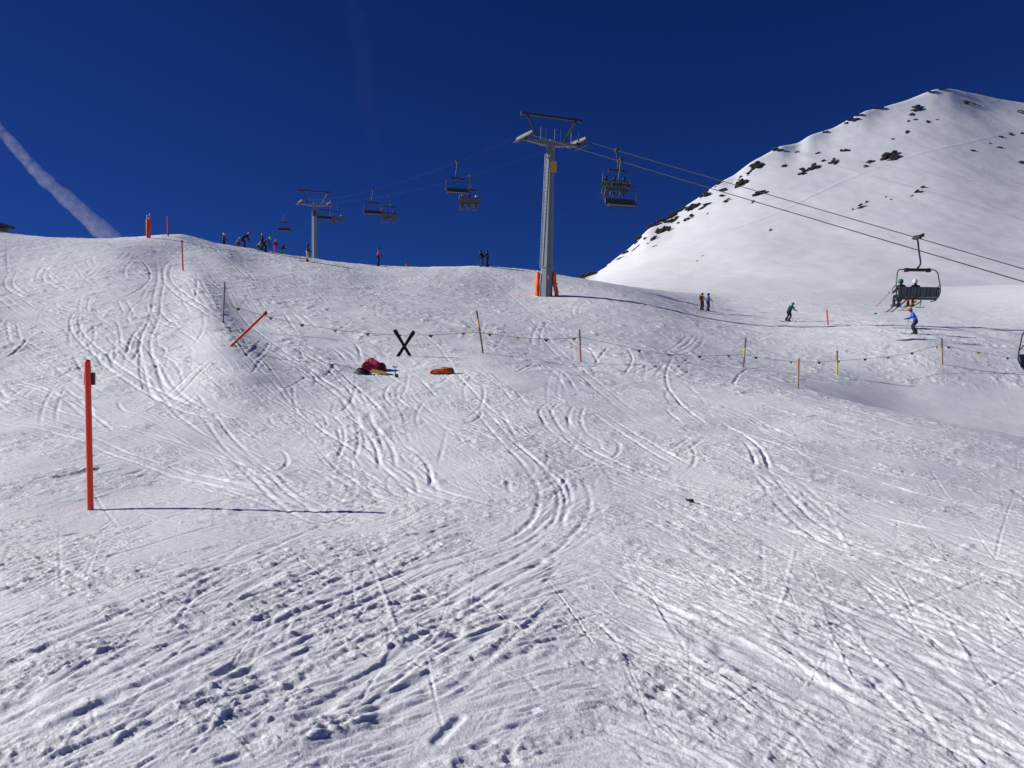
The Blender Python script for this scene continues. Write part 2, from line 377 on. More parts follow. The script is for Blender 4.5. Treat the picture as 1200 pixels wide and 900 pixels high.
def person(loc, rz, pose, jacket, trousers, helmet, label, h=1.75, group=None, skis=True, pole=0, ski_col=(.03, .03, .035), pack=None, goggle=True, boot=(.03, .03, .035), lean=0.0, belt=None, ski_down=0.0):
    global _glove
    s = h / 1.75
    root = empty('person', loc, rz, label, 'person', group)
    p = POSES[pose]; st = p.get('stride', 0)
    pts = [p['pel'], p['che'], p['nec'], p['hed']]; ed = [(0, 1), (1, 2), (2, 3)]
    mid = tuple((a + b) / 2 for a, b in zip(p['pel'], p['che']))
    ra = [(.165, .13), (.19, .13), (.062, .062), (.098, .11)]; who = [1, 0, 0, 2]
    top = len(pts); hd = Vector(p['hed'])
    pts.append(tuple(hd + Vector((0, .01, .085)))); ed.append((3, top)); ra.append((.07, .08)); who.append(2)
    pts.append(tuple(hd + Vector((0, .115, -.01)))); ed.append((3, top + 1)); ra.append((.02, .025)); who.append(2)   # nose and muzzle
    pts.append(tuple(Vector(mid))); ed.remove((0, 1)); ed += [(0, top + 2), (top + 2, 1)]; ra.append((.16, .12)); who.append(0)
    hands = []; ankles = []
    for sx in (-1, 1):
        i = len(pts); dy = st * sx
        pel = Vector(p['pel']); kn = Vector(p['kn']); an = Vector(p['an'])
        pts += [(pel.x + sx * .10, pel.y, pel.z - .06), (sx * kn.x, kn.y + dy * .6, kn.z), (sx * an.x, an.y + dy, an.z), (sx * an.x, an.y + dy + .12, an.z - .06)]
        ed += [(0, i), (i, i + 1), (i + 1, i + 2), (i + 2, i + 3)]; ra += [(.105, .115), .078, .062, .055]; who += [1, 1, 1, 1]
        ankles.append(Vector((sx * an.x, an.y + dy, an.z)))
        i = len(pts); che = Vector(p['che']); nec = Vector(p['nec']); sh = che.lerp(nec, .62)
        el = p['el']; ha = p['ha']
        pts += [(sx * .19, sh.y, sh.z), (sx * el[0], el[1] - dy * .5, el[2]), (sx * ha[0], ha[1] - dy * .5, ha[2])]
        ed += [(1, i), (i, i + 1), (i + 1, i + 2)]; ra += [.072, .056, .042]; who += [0, 0, 0]
        hands.append((Vector((sx * el[0], el[1] - dy * .5, el[2])), Vector((sx * ha[0], ha[1] - dy * .5, ha[2]))))
    L = Matrix.Rotation(lean, 4, 'Y')
    pts = [tuple((L @ Vector(q)) * s) for q in pts]
    bulk = [1.0 if w == 2 or i == 2 else 1.2 for i, w in enumerate(who)]
    ra = [tuple(a * s * g for a in r) if hasattr(r, '__len__') else r * s * g for r, g in zip(ra, bulk)]
    me = skin_mesh('body', pts, ed, ra, 0, 1)
    me.materials.clear()
    me.materials.append(cmat('jacket', jacket)); me.materials.append(cmat('trousers', trousers)); me.materials.append(SKIN)
    P = np.array(pts); W = np.array(who)
    cen = np.empty(len(me.polygons) * 3); me.polygons.foreach_get('center', cen); cen = cen.reshape(-1, 3)
    # which cloth covers each face follows the nearest bone
    idx = np.zeros(len(cen), int); best = np.full(len(cen), 1e9)
    for a, b in ed:
        A, B = P[a], P[b]; t = np.clip(((cen - A) @ (B - A)) / max(((B - A) ** 2).sum(), 1e-9), 0, 1)
        d = np.linalg.norm(cen - A - t[:, None] * (B - A), axis=1)
        w = np.where(t < .5, W[a], W[b]); m = d < best; best = np.where(m, d, best); idx = np.where(m, w, idx)
    me.polygons.foreach_set('material_index', idx.astype(np.int32)); me.polygons.foreach_set('use_smooth', [True] * len(cen)); me.update()
    b = bpy.data.objects.new('body', me); C.objects.link(b); b.parent = root
    hd = L @ (hd) * s
    hm = MB(); prof = [(.02, .165), (.08, .15), (.118, .10), (.13, .04), (.128, -.02), (.115, -.06)]
    hm.lathe([(r * s, z * s) for r, z in reversed(prof)], 14, hd + Vector((0, -.012, 0)) * s)
    hm.build('helmet', cmat('helmet', helmet, .35), root, smooth=True)
    if goggle:
        gm = MB(); gm.tube([hd + Vector((math.sin(a) * .118, math.cos(a) * .125, .01)) * s for a in np.linspace(-1.3, 1.3, 9)], .032 * s, 6)
        gm.build('goggles', RUBBER, root, smooth=True)
    if _glove is None:
        _glove = glove_mesh(); _glove.materials.clear(); _glove.materials.append(cmat('glove', (.02, .02, .025)))
    for e, hnd in hands:
        g = bpy.data.objects.new('glove', _glove); C.objects.link(g); g.parent = root
        hw = (L @ hnd) * s; ew = (L @ e) * s
        g.location = hw; g.rotation_euler = (hw - ew).to_track_quat('Y', 'Z').to_euler(); g.scale = (s, s, s)
    tilt = 0.0
    if pose != 'sit':
        x0, y0 = loc[0], loc[1]; fx, fy = -math.sin(rz), math.cos(rz)
        tilt = math.atan2(gz(x0 + fx * .8, y0 + fy * .8) - gz(x0 - fx * .8, y0 - fy * .8), 1.6)
    for a in ankles:
        a = (L @ a) * s
        bm_ = MB(); bm_.tube([a + Vector((0, -.02, .16)) * s, a + Vector((0, -.03, .02)) * s, a + Vector((0, -.04, -.06)) * s], [.075 * s, .075 * s, .07 * s], 8)
        bm_.box(a + Vector((0, .05, -.075)) * s, (.11 * s, .31 * s, .09 * s))
        bm_.build('ski_boot', cmat('boot', boot, .4), root, smooth=True)
        if skis:
            k = MB(); Ls = .82 * s
            prof = [(-Ls, .05), (-Ls * .9, .015), (-Ls * .4, 0), (0, .0), (Ls * .5, 0), (Ls * .82, .01), (Ls * .94, .05), (Ls * 1.05, .12)]
            wd = [.045, .058, .046, .038, .044, .062, .05, .012]
            vs = []
            for (y, z), w in zip(prof, wd): vs += [(-w * s, y, z * s), (w * s, y, z * s), (w * s, y, z * s - .014), (-w * s, y, z * s - .014)]
            fs = [(i * 4 + q, i * 4 + (q + 1) % 4, i * 4 + 4 + (q + 1) % 4, i * 4 + 4 + q) for i in range(7) for q in range(4)] + [(3, 2, 1, 0), (28, 29, 30, 31)]
            k.add(vs, fs)
            so = k.build('ski', cmat('ski', ski_col, .35), root)
            so.location = a + Vector((0, .02, -.125)) * s
            so.rotation_euler = (tilt if pose != 'sit' else ski_down, 0, 0)
    if pack:
        k = MB(); c = (L @ Vector(p['che'])) * s
        k.box(c + Vector((0, -.20, .0)) * s, (.30 * s, .18 * s, .46 * s), taper=.8); k.build('backpack', cmat('backpack', pack), root, bevel=.04 * s)
    return root, [(L @ hnd) * s for e, hnd in hands]

def ski_pole(root, hand, tip, label, col=(.05, .05, .06)):
    M = Matrix.Translation(root.location) @ Matrix.Rotation(root.rotation_euler.z, 4, 'Z')
    o = empty('ski_pole', M @ tip, 0, label, 'ski pole')
    a = (M @ hand) - (M @ tip)
    MB().tube([(0, 0, 0), a * .98], .011, 6).build('shaft', cmat('pole', col, .4), o)
    MB().tube([a * .94, a * 1.06], .020, 6).build('grip', RUBBER, o)
    MB().lathe([(.01, .0), (.05, .01), (.01, .02)], 8, a.normalized() * .07).build('basket', RUBBER, o)
    return o

# ------------------------------------------------------------------ lift geometry
LD = Vector((-0.48, 0.877, 0)).normalized()           # uphill along the line
LX = Vector((LD.y, -LD.x, 0))                          # across the line (towards the far rope)
LIFT_RZ = math.atan2(-LD.x, LD.y)
T1 = Vector((3.0, 70.0, 0)); T1.z = gz(3.0, 70.0)
T1 = place(640, 347, 70)
T2 = T1 + LD * 80.0; T2.z = gz(T2.x, T2.y)
GAUGE = 2.45
RC = T1 + Vector((.53, 0, 0)); HEADING = LIFT_RZ * .55; LXR = Vector((math.cos(HEADING), math.sin(HEADING), 0))
T2 = RC + LD * 80.0; T2.z = gz(T2.x, T2.y)
Z1L = (450 - 156) / 930 * (RC - LXR * GAUGE).y; Z1R = (450 - 163) / 930 * (RC + LXR * GAUGE).y
HEAD1 = (Z1L + Z1R) / 2 - T1.z
Z2 = (450 - 236) / 930 * T2.y
HEAD2 = Z2 - T2.z
def rope_pt(side, t):
    b = RC + LXR * (GAUGE * side); z0 = Z1L if side < 0 else Z1R
    q = b + LD * t
    if t >= 80: z = Z2 + 0.30 - (t - 80) * .02 - max(t - 92, 0) * .16
    elif t >= 0:
        f = t / 80; z = z0 + (Z2 - z0) * f - (1.5 if side < 0 else 1.25) * 4 * f * (1 - f)
    else:
        z = z0 + t * (0.425 if side < 0 else 0.432)
        if t < -42: z += (t + 42) ** 2 * .01
    return Vector((q.x, q.y, z))
def t_at(side, px):
    b = RC + LXR * (GAUGE * side); u = (px - 600) / 930.0
    return (u * b.y - b.x) / (LD.x - u * LD.y)

def make_tower(loc, head, label, sign=True):
    root = empty('lift_tower', loc, HEADING, label, 'lift tower', 'steel lift towers of the chairlift')
    H = head; root.rotation_euler.y = R(1.9) if sign else 0
    m = MB(); m.lathe([(.56, -1.2), (.54, 2.45)], 8); m.build('lower_column', GALV, root)
    m = MB(); m.lathe([(.62, 2.45), (.62, 2.53)], 8); m.build('flange', GALV, root)
    m = MB(); m.lathe([(.52, 2.53), (.34, H - 1.8)], 8); m.build('column', GALV, root)
    m = MB(); m.lathe([(.38, H - 1.8), (.36, H - .35)], 8)
    m.box((0, 0, H - .62), (2.0, .5, .40)); m.build('tower_head', mat('blue_grey_steel', (.16, .18, .21), .5, .2, noise=.15, nscale=2), root)
    for sx in (-1, 1):
        m = MB(); n = [(sx * .9, .22, H - .80), (sx * .9, -.22, H - .80), (sx * .9, -.22, H - .45), (sx * .9, .22, H - .45),
                       (sx * 2.3, .14, H - .62), (sx * 2.3, -.14, H - .62), (sx * 2.3, -.14, H - .42), (sx * 2.3, .14, H - .42)]
        m.add(n, [(0, 1, 2, 3), (7, 6, 5, 4), (0, 4, 5, 1), (1, 5, 6, 2), (2, 6, 7, 3), (3, 7, 4, 0)]); m.build('crossarm', mat('blue_grey_steel', (.16, .18, .21)), root)
    m = MB(); m.box((0, 0, H + 1.75), (5.6, .20, .20)); m.build('gantry_beam', DARKSTEEL, root)
    for sx in (-1, 1):
        MB().tube([(sx * 2.3, 0, H + 1.70), (sx * 1.15, 0, H - .42)], .11, 4).build('strut', DARKSTEEL, root)
        MB().box((sx * 2.78, 0, H + 1.72), (.12, .30, .34)).build('beam_end', DARKSTEEL, root)
    # hand rail cages beside the head
    for x0, x1 in ((-.95, -.45), (.35, .9), (1.9, 2.6)):
        m = MB(); m.tube([(x0, .1, H - .5), (x0, .1, H + .75), (x1, .1, H + .70), (x1, .1, H - .5)], .012, 5)
        m.tube([(x0, .1, H + .3), (x1, .1, H + .28)], .010, 5)
        m.build('hand_rail', GALV, root)
    turn = LIFT_RZ - HEADING
    for sx in (-1, 1):
        sa = MB(); sa.box((.14 * sx, 0, H - .36), (.08, 2.8, .12)); sa.box((-.14 * sx, 0, H - .36), (.08, 2.8, .12))
        sa.box((0, 0, H - .46), (.42, .36, .24))
        so = sa.build('sheave_train', DARKSTEEL, root); so.location = (sx * GAUGE, 0, 0); so.rotation_euler = (0, 0, turn)
        rotm = Matrix.Rotation(R(90), 3, 'Y'); wm = None
        for k in range(8):
            y = -1.23 + .35 * k; z = H - .20 - .03 * abs(y) * (1.5 if y < 0 else .3)
            if wm is None:
                wm = MB().lathe([(.10, -.08), (.19, -.07), (.16, 0), (.19, .07), (.10, .08)], 14, rot=rotm).mesh('sheave', BRIGHT, True)
            w = bpy.data.objects.new('sheave', wm); C.objects.link(w); w.parent = so; w.location = (0, y, z)
        w = MB().box((sx * .42, 0, H - .62), (.24, 2.2, .04)).build('walkway', DARKSTEEL, root); w.location = (sx * GAUGE, 0, 0); w.rotation_euler = (0, 0, turn)
    # ladder on the left flank
    m = MB()
    for dy in (-.17, .17):
        m.tube([(-.62, dy, 2.6), (-.44, dy, H - 1.2)], .025, 5)
    for k in range(int((H - 4) / .33)):
        f = k / ((H - 4) / .33); x = -.62 + .18 * f; m.tube([(x, -.17, 2.7 + k * .33), (x, .17, 2.7 + k * .33)], .015, 4)
    m.build('ladder', GALV, root)
    if sign:
        MB().box((.20, -.40, H - 2.75), (.50, .03, .95), Matrix.Rotation(R(-8), 3, 'Z')).build('number_plate', YELLOW, root)
        MB().box((.12, -.385, H - 1.15), (.16, .02, .16)).build('small_plate', YELLOW, root)
        MB().box((-.02, -.66, 1.6), (.16, .12, .35)).build('junction_box', GALV, root, bevel=.02)
    else:
        MB().box((0, -.44, H - 2.2), (.62, .10, .95)).build('number_plate', mat('navy_plate', (.02, .03, .09), .5), root)
    return root
make_tower(T1, HEAD1, 'near octagonal steel lift tower with yellow plate and orange pads at its foot')
make_tower(T2, HEAD2, 'smaller distant lift tower rising behind the crest with dark plate', sign=False)

for side, lab in ((-1, 'lower haul rope of the chairlift carrying the empty chairs'), (1, 'upper haul rope of the chairlift carrying the occupied chairs')):
    ts = list(np.linspace(-50, 0, 26)) + list(np.linspace(2, 80, 30)) + [90, 120, 160, 210]
    pts = [rope_pt(side, t) for t in ts]
    o = MB().tube(pts, [.026 if t < 1 else .005 for t in ts], 6).build('haul_rope', ROPE, None, smooth=True); tag(o, lab, 'rope', 'haul ropes')

# --- chairs
def make_chair():
    root = empty('lift_chair', (0, 0, 0))
    g = MB(); g.box((0, 0, .02), (.16, .55, .16)); g.box((.10, -.05, .10), (.12, .40, .10)); g.tube([(0, -.42, .10), (0, .42, .05)], .05, 8)
    g.lathe([(.10, -.03), (.10, .03)], 12, (.12, -.30, .10), Matrix.Rotation(R(90), 3, 'Y')); g.lathe([(.10, -.03), (.10, .03)], 12, (.12, .26, .10), Matrix.Rotation(R(90), 3, 'Y'))
    g.box((.16, .38, .14), (.14, .20, .12)); g.build('grip', DARKSTEEL, root)
    MB().tube([(.0, 0, -.05), (.03, -.01, -.25), (.09, -.02, -.8), (.15, -.02, -1.15), (.17, -.02, -1.33), (.12, -.01, -1.48), (0, 0, -1.62)], [.055, .05, .048, .048, .048, .048, .05], 10).build('hanger', DARKSTEEL, root, smooth=True)
    b = MB(); b.tube([(-.62, 0, -1.70), (.62, 0, -1.70)], .085, 10); b.box((-.62, 0, -1.71), (.16, .20, .20)); b.box((.62, 0, -1.71), (.16, .20, .20)); b.build('cross_beam', DARKSTEEL, root, smooth=True)
    for s in (-1, 1):
        MB().tube([(s * .6, 0, -1.70), (s * .92, 0, -1.68), (s * 1.05, .0, -1.72), (s * 1.14, -.02, -1.86), (s * 1.24, -.08, -2.55), (s * 1.24, -.10, -2.85), (s * 1.18, -.02, -3.12), (s * 1.08, .10, -3.30), (s * 1.02, .40, -3.33)], .030, 8).build('side_frame', DARKSTEEL, root, smooth=True)
    sm = MB(); sm.box((0, .20, -3.20), (2.2, .50, .07)); so = sm.build('seat', CHAIRGREY, root, bevel=.025)
    MB().tube([(-1.05, -.02, -3.26), (1.05, -.02, -3.26)], .03, 6).build('seat_rail', DARKSTEEL, so)
    rot = Matrix.Rotation(R(12), 3, 'X')
    bm_ = MB(); bm_.box((0, -.14, -2.90), (2.3, .05, .54), rot)
    bo = bm_.build('backrest', CHAIRGREY, root, bevel=.02)
    rb = MB()
    for k in range(4):
        for dx in (-.17, .17): rb.box((-.825 + k * .55 + dx, -.185, -2.88), (.05, .035, .44), rot)
    for dz in (-.24, .24): rb.box((0, -.18 + dz * -.2, -2.88 + dz), (2.1, .03, .03), rot)
    rb.build('back_rib', CHAIRGREY, bo)
    return root
def safety_bar(root, down):
    a = (0, -.08, -2.50)
    def rp(y, z):
        if down: return (y, z)
        th = R(105); y0, z0 = a[1], a[2]; dy, dz = y - y0, z - z0
        return (y0 + dy * math.cos(th) - dz * math.sin(th), z0 + dy * math.sin(th) + dz * math.cos(th))
    def P(x, y, z): yy, zz = rp(y, z); return (x, yy, zz)
    if down:
        m = MB(); m.tube([P(-1.24, -.08, -2.5), P(-1.22, .30, -2.68), P(-1.1, .50, -2.78), P(1.1, .50, -2.78), P(1.22, .30, -2.68), P(1.24, -.08, -2.5)], .024, 6)
        for x in (-.55, .55): m.tube([P(x, .50, -2.78), P(x, .56, -3.2), P(x, .62, -3.62)], .018, 6); m.tube([P(x - .25, .62, -3.62), P(x + .25, .62, -3.62)], .02, 6)
        m.build('safety_bar', DARKSTEEL, root, smooth=True)
    else:
        m = MB(); m.tube([(-1.24, -.06, -2.5), (-1.26, .20, -2.3), (-1.15, .32, -2.16), (1.15, .32, -2.16), (1.26, .20, -2.3), (1.24, -.06, -2.5)], .022, 6)
        for x in (-.55, .55): m.tube([(x, .32, -2.16), (x, .55, -1.95)], .018, 6); m.tube([(x - .25, .55, -1.95), (x + .25, .55, -1.95)], .02, 6)
        m.build('safety_bar', DARKSTEEL, root, smooth=True)
        m = MB(); m.tube([(-1.0, .42, -3.28), (-1.1, .40, -3.55), (1.1, .40, -3.55), (1.0, .42, -3.28)], .018, 6); m.build('foot_rail', DARKSTEEL, root, smooth=True)
proto = make_chair()
first = [True]
def chair(side, px, up, label, sc=1.0):
    t = t_at(side, px); p = rope_pt(side, t)
    c = proto if first[0] else copy_tree(proto)
    return c, p, up, label
CH = []
plan = [(1, 1075, True, 'near occupied grey four-seat chair hanging above the blue skier', 2),
        (-1, 1229, False, 'empty chair cut by the right edge of the photo', 0),
        (1, 722, True, 'occupied chair beside the near tower, upper of the pair seen overlapping', 3),
        (-1, 727.5, False, 'empty chair just right of the near tower, its seat below the occupied chair', 0),
        (-1, 536, False, 'empty chair high in the sky left of the near tower', 0),
        (1, 550.5, True, 'occupied chair directly below the empty one left of the near tower', 3),
        (-1, 437, False, 'empty chair right of the distant tower, upper left of its pair', 0),
        (1, 456, True, 'occupied chair right of the distant tower, lower right of its pair', 3),
        (1, 395, True, 'occupied chair beside the arm of the distant tower', 2),
        (-1, 380, False, 'empty chair directly in front of the distant tower arm', 0),
        (-1, 333, False, 'tiny empty chair left of the distant tower', 0)]
protos = [make_chair() for _ in range(0)]
src = {}
safety_bar(proto, True); src[True] = proto
e0 = make_chair(); safety_bar(e0, False); src[False] = e0
used = set()
for side, px, up, lab, n in plan:
    if up in used: c = copy_tree(src[up])
    else: c = src[up]; used.add(up)
    t = t_at(side, px); p = rope_pt(side, t)
    c.location = p; c.rotation_euler = (0, 0, HEADING if up else HEADING + math.pi)
    if abs(px) > 1000: c.rotation_euler.z -= R(10)     # these two have swung round a little on their hangers
    tag(c, lab, 'lift chair', 'four-seat chairs of the chairlift')
    CH.append((c, p, up, n, px))
def riders(ci, specs):
    c, p, up, n, px = CH[ci]; rz = c.rotation_euler.z
    M = Matrix.Translation(p) @ Matrix.Rotation(rz, 4, 'Z')
    for x, jk, tr, he, lab, kw in specs:
        person(M @ Vector((x, .17, -3.13)), rz, 'sit', jk, tr, he, lab, ski_down=R(kw.pop('down', -12)), **kw)
BLK = (.012, .013, .016); NAVY = (.012, .018, .05)
riders(0, [(-.78, (.02, .03, .035), BLK, (.01, .12, .06), 'rider in green helmet on the left of the near chair', dict(down=-20, ski_col=(.05, .05, .05))),
           (.02, BLK, (.72, .10, .03), (.62, .62, .64), 'rider in white helmet and orange trousers on the near chair', dict(down=-14, ski_col=(.25, .2, .05)))])
riders(2, [(-.80, BLK, BLK, BLK, 'dark rider at the left end of the occupied chair beside the near tower', {}),
           (-.05, BLK, (.03, .03, .035), (.02, .02, .03), 'dark rider in the middle of the occupied chair beside the near tower', {}),
           (.82, BLK, BLK, BLK, 'dark rider at the right end of the occupied chair beside the near tower', {})])
riders(5, [(-.80, NAVY, BLK, (.2, .2, .22), 'left rider on the occupied chair directly left of the near tower', {}),
           (0, BLK, BLK, BLK, 'middle rider on the occupied chair directly left of the near tower', {}),
           (.80, BLK, (.1, .1, .1), (.6, .6, .62), 'right rider in pale helmet on the occupied chair left of the near tower', {})])
riders(7, [(-.8, BLK, (.1, .1, .1), BLK, 'left rider on the occupied chair right of the distant tower', {}),
           (-.2, BLK, BLK, BLK, 'middle rider on the occupied chair right of the distant tower', {}),
           (.75, BLK, BLK, BLK, 'right rider on the occupied chair right of the distant tower', {})])
riders(8, [(-.55, BLK, BLK, BLK, 'left rider on the chair beside the distant tower arm', {}),
           (.65, NAVY, BLK, (.45, .5, .55), 'right rider in pale helmet on the chair beside the distant tower arm', {})])
# red ski poles hanging from the left rider
c, p, up, n, px = CH[0]; M = Matrix.Translation(p) @ Matrix.Rotation(c.rotation_euler.z, 4, 'Z')
o = empty('ski_pole', M @ Vector((-1.25, .55, -2.85)), 0, 'red ski pole held by the green helmet rider on the near chair', 'ski pole')
MB().tube([(0, 0, 0), (-.62, .15, -.75)], .014, 6).build('shaft', cmat('pole', (.5, .03, .05), .4), o)
MB().tube([(.03, 0, .05), (0, 0, -.06)], .02, 6).build('grip', RUBBER, o)

# ------------------------------------------------------------------ skiers
def skier(px, py, hint, face, pose, jk, tr, he, label, hpx=20, **kw):
    """face = heading in degrees, 0 = away from the camera, 90 = to the right"""
    p = place(px, py, hint)
    if kw.pop('force', False): X = (px - 600) / 930.0 * hint; p = Vector((X, hint, gz(X, hint)))
    h = kw.pop('h', None) or hpx * p.y / 930.0 * kw.pop('hs', 1.0)
    return person(p + Vector((0, 0, .02)), -R(face), pose, jk, tr, he, label, h=h, **kw)
LIMEY = (.35, .45, .03)
g1, _ = skier(286, 289.5, 80, 70, 'bend', (.02, .015, .03), BLK, (.62, .06, .16), 'person in pink helmet bending forward at the left end of the crest group', h=1.9)
skier(279, 287.5, 81, 110, 'crouch', (.45, .06, .03), (.05, .03, .04), (.30, .55, .60), 'child in pale cyan helmet and red clothing crouching leftmost on the crest', h=1.3)
skier(262, 286, 86, 90, 'stand', (.06, .07, .08), BLK, (.50, .65, .66), 'person whose head in pale helmet just shows over the crest left of the group', h=1.75, force=True)
skier(307, 293.5, 83, 80, 'stand', (.03, .02, .06), BLK, (.55, .12, .18), 'person in dark jacket and pinkish helmet standing tallest in the crest group', h=1.65)
skier(303, 292.5, 82.5, 60, 'crouch', (.42, .40, .03), (.05, .05, .05), (.40, .40, .05), 'child in yellow jacket crouching behind the dark-clad adult', h=1.2)
skier(311, 295.5, 79, 85, 'bend', (.03, .08, .18), BLK, (.30, .60, .12), 'person in blue jacket and lime helmet leaning forward in the crest group', h=1.85)
skier(323, 295.5, 81, 160, 'stand', (.32, .03, .06), (.75, .03, .42), (.55, .58, .70), 'child in bright pink trousers and white helmet on the crest', h=1.25, skis=False)
skier(331, 297, 81, 100, 'crouch', BLK, (.08, .50, .16), (.03, .03, .03), 'dark-clad child in green trousers crouching rightmost in the crest group', h=1.25)
s5, h5 = skier(360, 306.5, 80, 80, 'stand', (.015, .025, .10), (.62, .44, .03), BLK, 'skier in navy jacket and yellow trousers in front of the distant tower', hpx=20)
s6, h6 = skier(443, 312, 81, 85, 'stand', (.55, .04, .24), BLK, BLK, 'skier in pink jacket and black trousers alone on the skyline', hpx=21)
ski_pole(s6, h6[1], Vector((.45, .75, .0)), 'ski pole held by the skier in pink jacket on the skyline')
skier(476, 318.5, 101, 90, 'stand', (.75, .05, .02), BLK, BLK, 'person in red jacket showing only head and shoulders over the crest', h=1.75, skis=False, force=True)
s8, h8 = skier(565, 312.8, 88, -60, 'stride', (.015, .02, .02), (.02, .03, .12), BLK, 'skier in black jacket striding, left of two on the skyline', hpx=19.5)
skier(571.5, 313.0, 89, -70, 'stand', (.015, .02, .13), (.03, .025, .02), BLK, 'skier in navy blue jacket, right of two on the skyline', hpx=19)
ski_pole(s8, h8[0], Vector((-.5, .55, .0)), 'ski pole of the left skier of two on the skyline')
skier(822.5, 363.5, 81, 60, 'stand', (.72, .26, .05), BLK, BLK, 'person in orange jacket with dark rucksack, left of the pair beyond the rope', hpx=19.5, pack=BLK, skis=False)
s11, h11 = skier(829.5, 364.5, 80, 75, 'stand', (.03, .11, .38), BLK, BLK, 'person in blue jacket, right of the pair beyond the rope', hpx=20)
ski_pole(s11, h11[1], Vector((.30, .45, .0)), 'pink ski pole planted beside the blue-jacketed person of the pair', (.6, .2, .2))
skier(923, 376.5, 74, 62, 'ski', (.010, .05, .06), BLK, (.09, .10, .12), 'skier in dark teal jacket and grey helmet leaning into a turn', hpx=23.5, lean=R(14))
s13, h13 = skier(1072, 391.5, 58, -75, 'ski', (.02, .13, .55), NAVY, (.45, .04, .03), 'skier in bright blue jacket and red helmet under the near chair', hpx=32, ski_col=(.04, .045, .06))
ski_pole(s13, h13[0], Vector((-.55, .75, .0)), 'left ski pole planted ahead of the bright blue skier')
ski_pole(s13, h13[1], Vector((.62, -.75, .05)), 'right ski pole trailing behind the bright blue skier')

# ------------------------------------------------------------------ marker poles, posts, pads
def marker_pole(base, top, rad, m, name, label, cat, group=None, head=0.0, ringed=False, plate=False):
    o = empty(name, base, 0, label, cat, group)
    d = Vector(top) - Vector(base); u = d.normalized()
    MB().tube([-u * .35, d * .5, d], [rad, rad, rad * .97], 12).build('pole', m, o, smooth=True)
    MB().lathe([(rad * .97, 0), (rad * .8, rad * .5), (rad * .3, rad * .8)], 12, d, u.to_track_quat('Z', 'Y').to_matrix()).build('cap', m, o, smooth=True)
    if head > 0:
        MB().tube([d * .94, d * 1.0], head, 10).build('reflector_sleeve', mat('dark_red_sleeve', (.45, .02, .02), .5), o, smooth=True)
    if plate:
        MB().box(d * .955 + Vector((.0, rad + .012, -.14)), (.155, .016, .17)).build('reflector_plate', REFLECT, o, bevel=.004)
    return o
def pole_from_px(bx, by, tx, ty, hint, rad, m, name, label, cat, **kw):
    b = place(bx, by, hint)
    t = Vector(((tx - 600) / 930.0 * b.y, b.y, (450 - ty) / 930.0 * b.y))
    return marker_pole(b, t, rad, m, name, label, cat, **kw)
pole_from_px(106, 597, 102.5, 424, 10.8, .041, ORANGE, 'marker_pole', 'tall orange piste marker pole with grey plate, nearest on the left', 'marker pole', plate=True)
REDP = mat('red_pole_paint', (.62, .03, .03), .5)
pole_from_px(214.5, 317.5, 213, 282, 57, .05, REDP, 'marker_pole', 'red marker pole with dark sleeve standing on the snow ridge', 'marker pole', head=.075)
pole_from_px(270.5, 405.5, 312, 366, 32, .05, REDP, 'marker_pole', 'red marker pole leaning far over to the right', 'marker pole', head=.075)
pole_from_px(197, 277, 196.5, 254, 77, .07, mat('pink_red_paint', (.45, .03, .08), .5), 'marker_pole', 'thin dark red pole on the left skyline', 'marker pole')
pole_from_px(970, 381, 968.5, 363.5, 78, .085, mat('faded_pink_paint', (.62, .20, .20), .6), 'marker_pole', 'short faded pink marker pole right of the teal skier', 'marker pole')
# two padded poles on the skyline
b = place(174, 279, 77)
for dx, hh, lab in ((-.11, 1.95, 'left orange padded roll standing on the skyline'), (.10, 2.10, 'right orange padded roll standing on the skyline')):
    o = empty('padded_pole', b + Vector((dx, 0, -.2)), 0, lab, 'padded pole', 'orange padded rolls on the skyline')
    MB().lathe([(.095, -.2), (.10, .4), (.10, hh - .1), (.07, hh)], 10).build('pad', PADORANGE, o, smooth=True)
    MB().tube([(0, 0, hh - .1), (0, 0, hh + .35)], .05, 6).build('pole_tip', mat('grey_post', (.35, .33, .33), .6), o)
# pads at the near tower's foot
for sx, w, lab in ((-1, .34, 'wrinkled orange safety pad on the left of the near tower foot'), (1, .30, 'wrinkled orange safety pad on the right of the near tower foot')):
    ps = T1 + Vector((sx * .78 + (.03 if sx > 0 else -.02), .12, 0)); ps.z = gz(ps.x, ps.y) - .1
    o = empty('safety_pad', ps, R(-8 * sx), lab, 'safety pad', 'orange pads round the tower foot')
    vs = []; nz, na = 12, 14; H = 2.2
    for i in range(nz):
        z = H * i / (nz - 1); lean_ = (.10 * math.sin(z * 2.2 + sx) if sx > 0 else .05 * z / H)
        for k in range(na):
            a = 2 * math.pi * k / na; wob = 1 + .10 * math.sin(3 * a + z * 4) + random.uniform(-.04, .04)
            sq = .55 if i in (0, nz - 1) else 1
            vs.append((lean_ * 1 + w * .62 * sq * wob * math.cos(a), .34 * sq * wob * math.sin(a), z))
    fs = [(i * na + k, i * na + (k + 1) % na, (i + 1) * na + (k + 1) % na, (i + 1) * na + k) for i in range(nz - 1) for k in range(na)]
    fs += [tuple(reversed(range(na))), tuple(range((nz - 1) * na, nz * na))]
    MB().add(vs, fs).build('foam_roll', PADORANGE, o, smooth=True)
    MB().lathe([(w * .64, 0), (w * .64, .05)], 14, (.03, 0, 1.15)).build('strap', RUBBER, o)

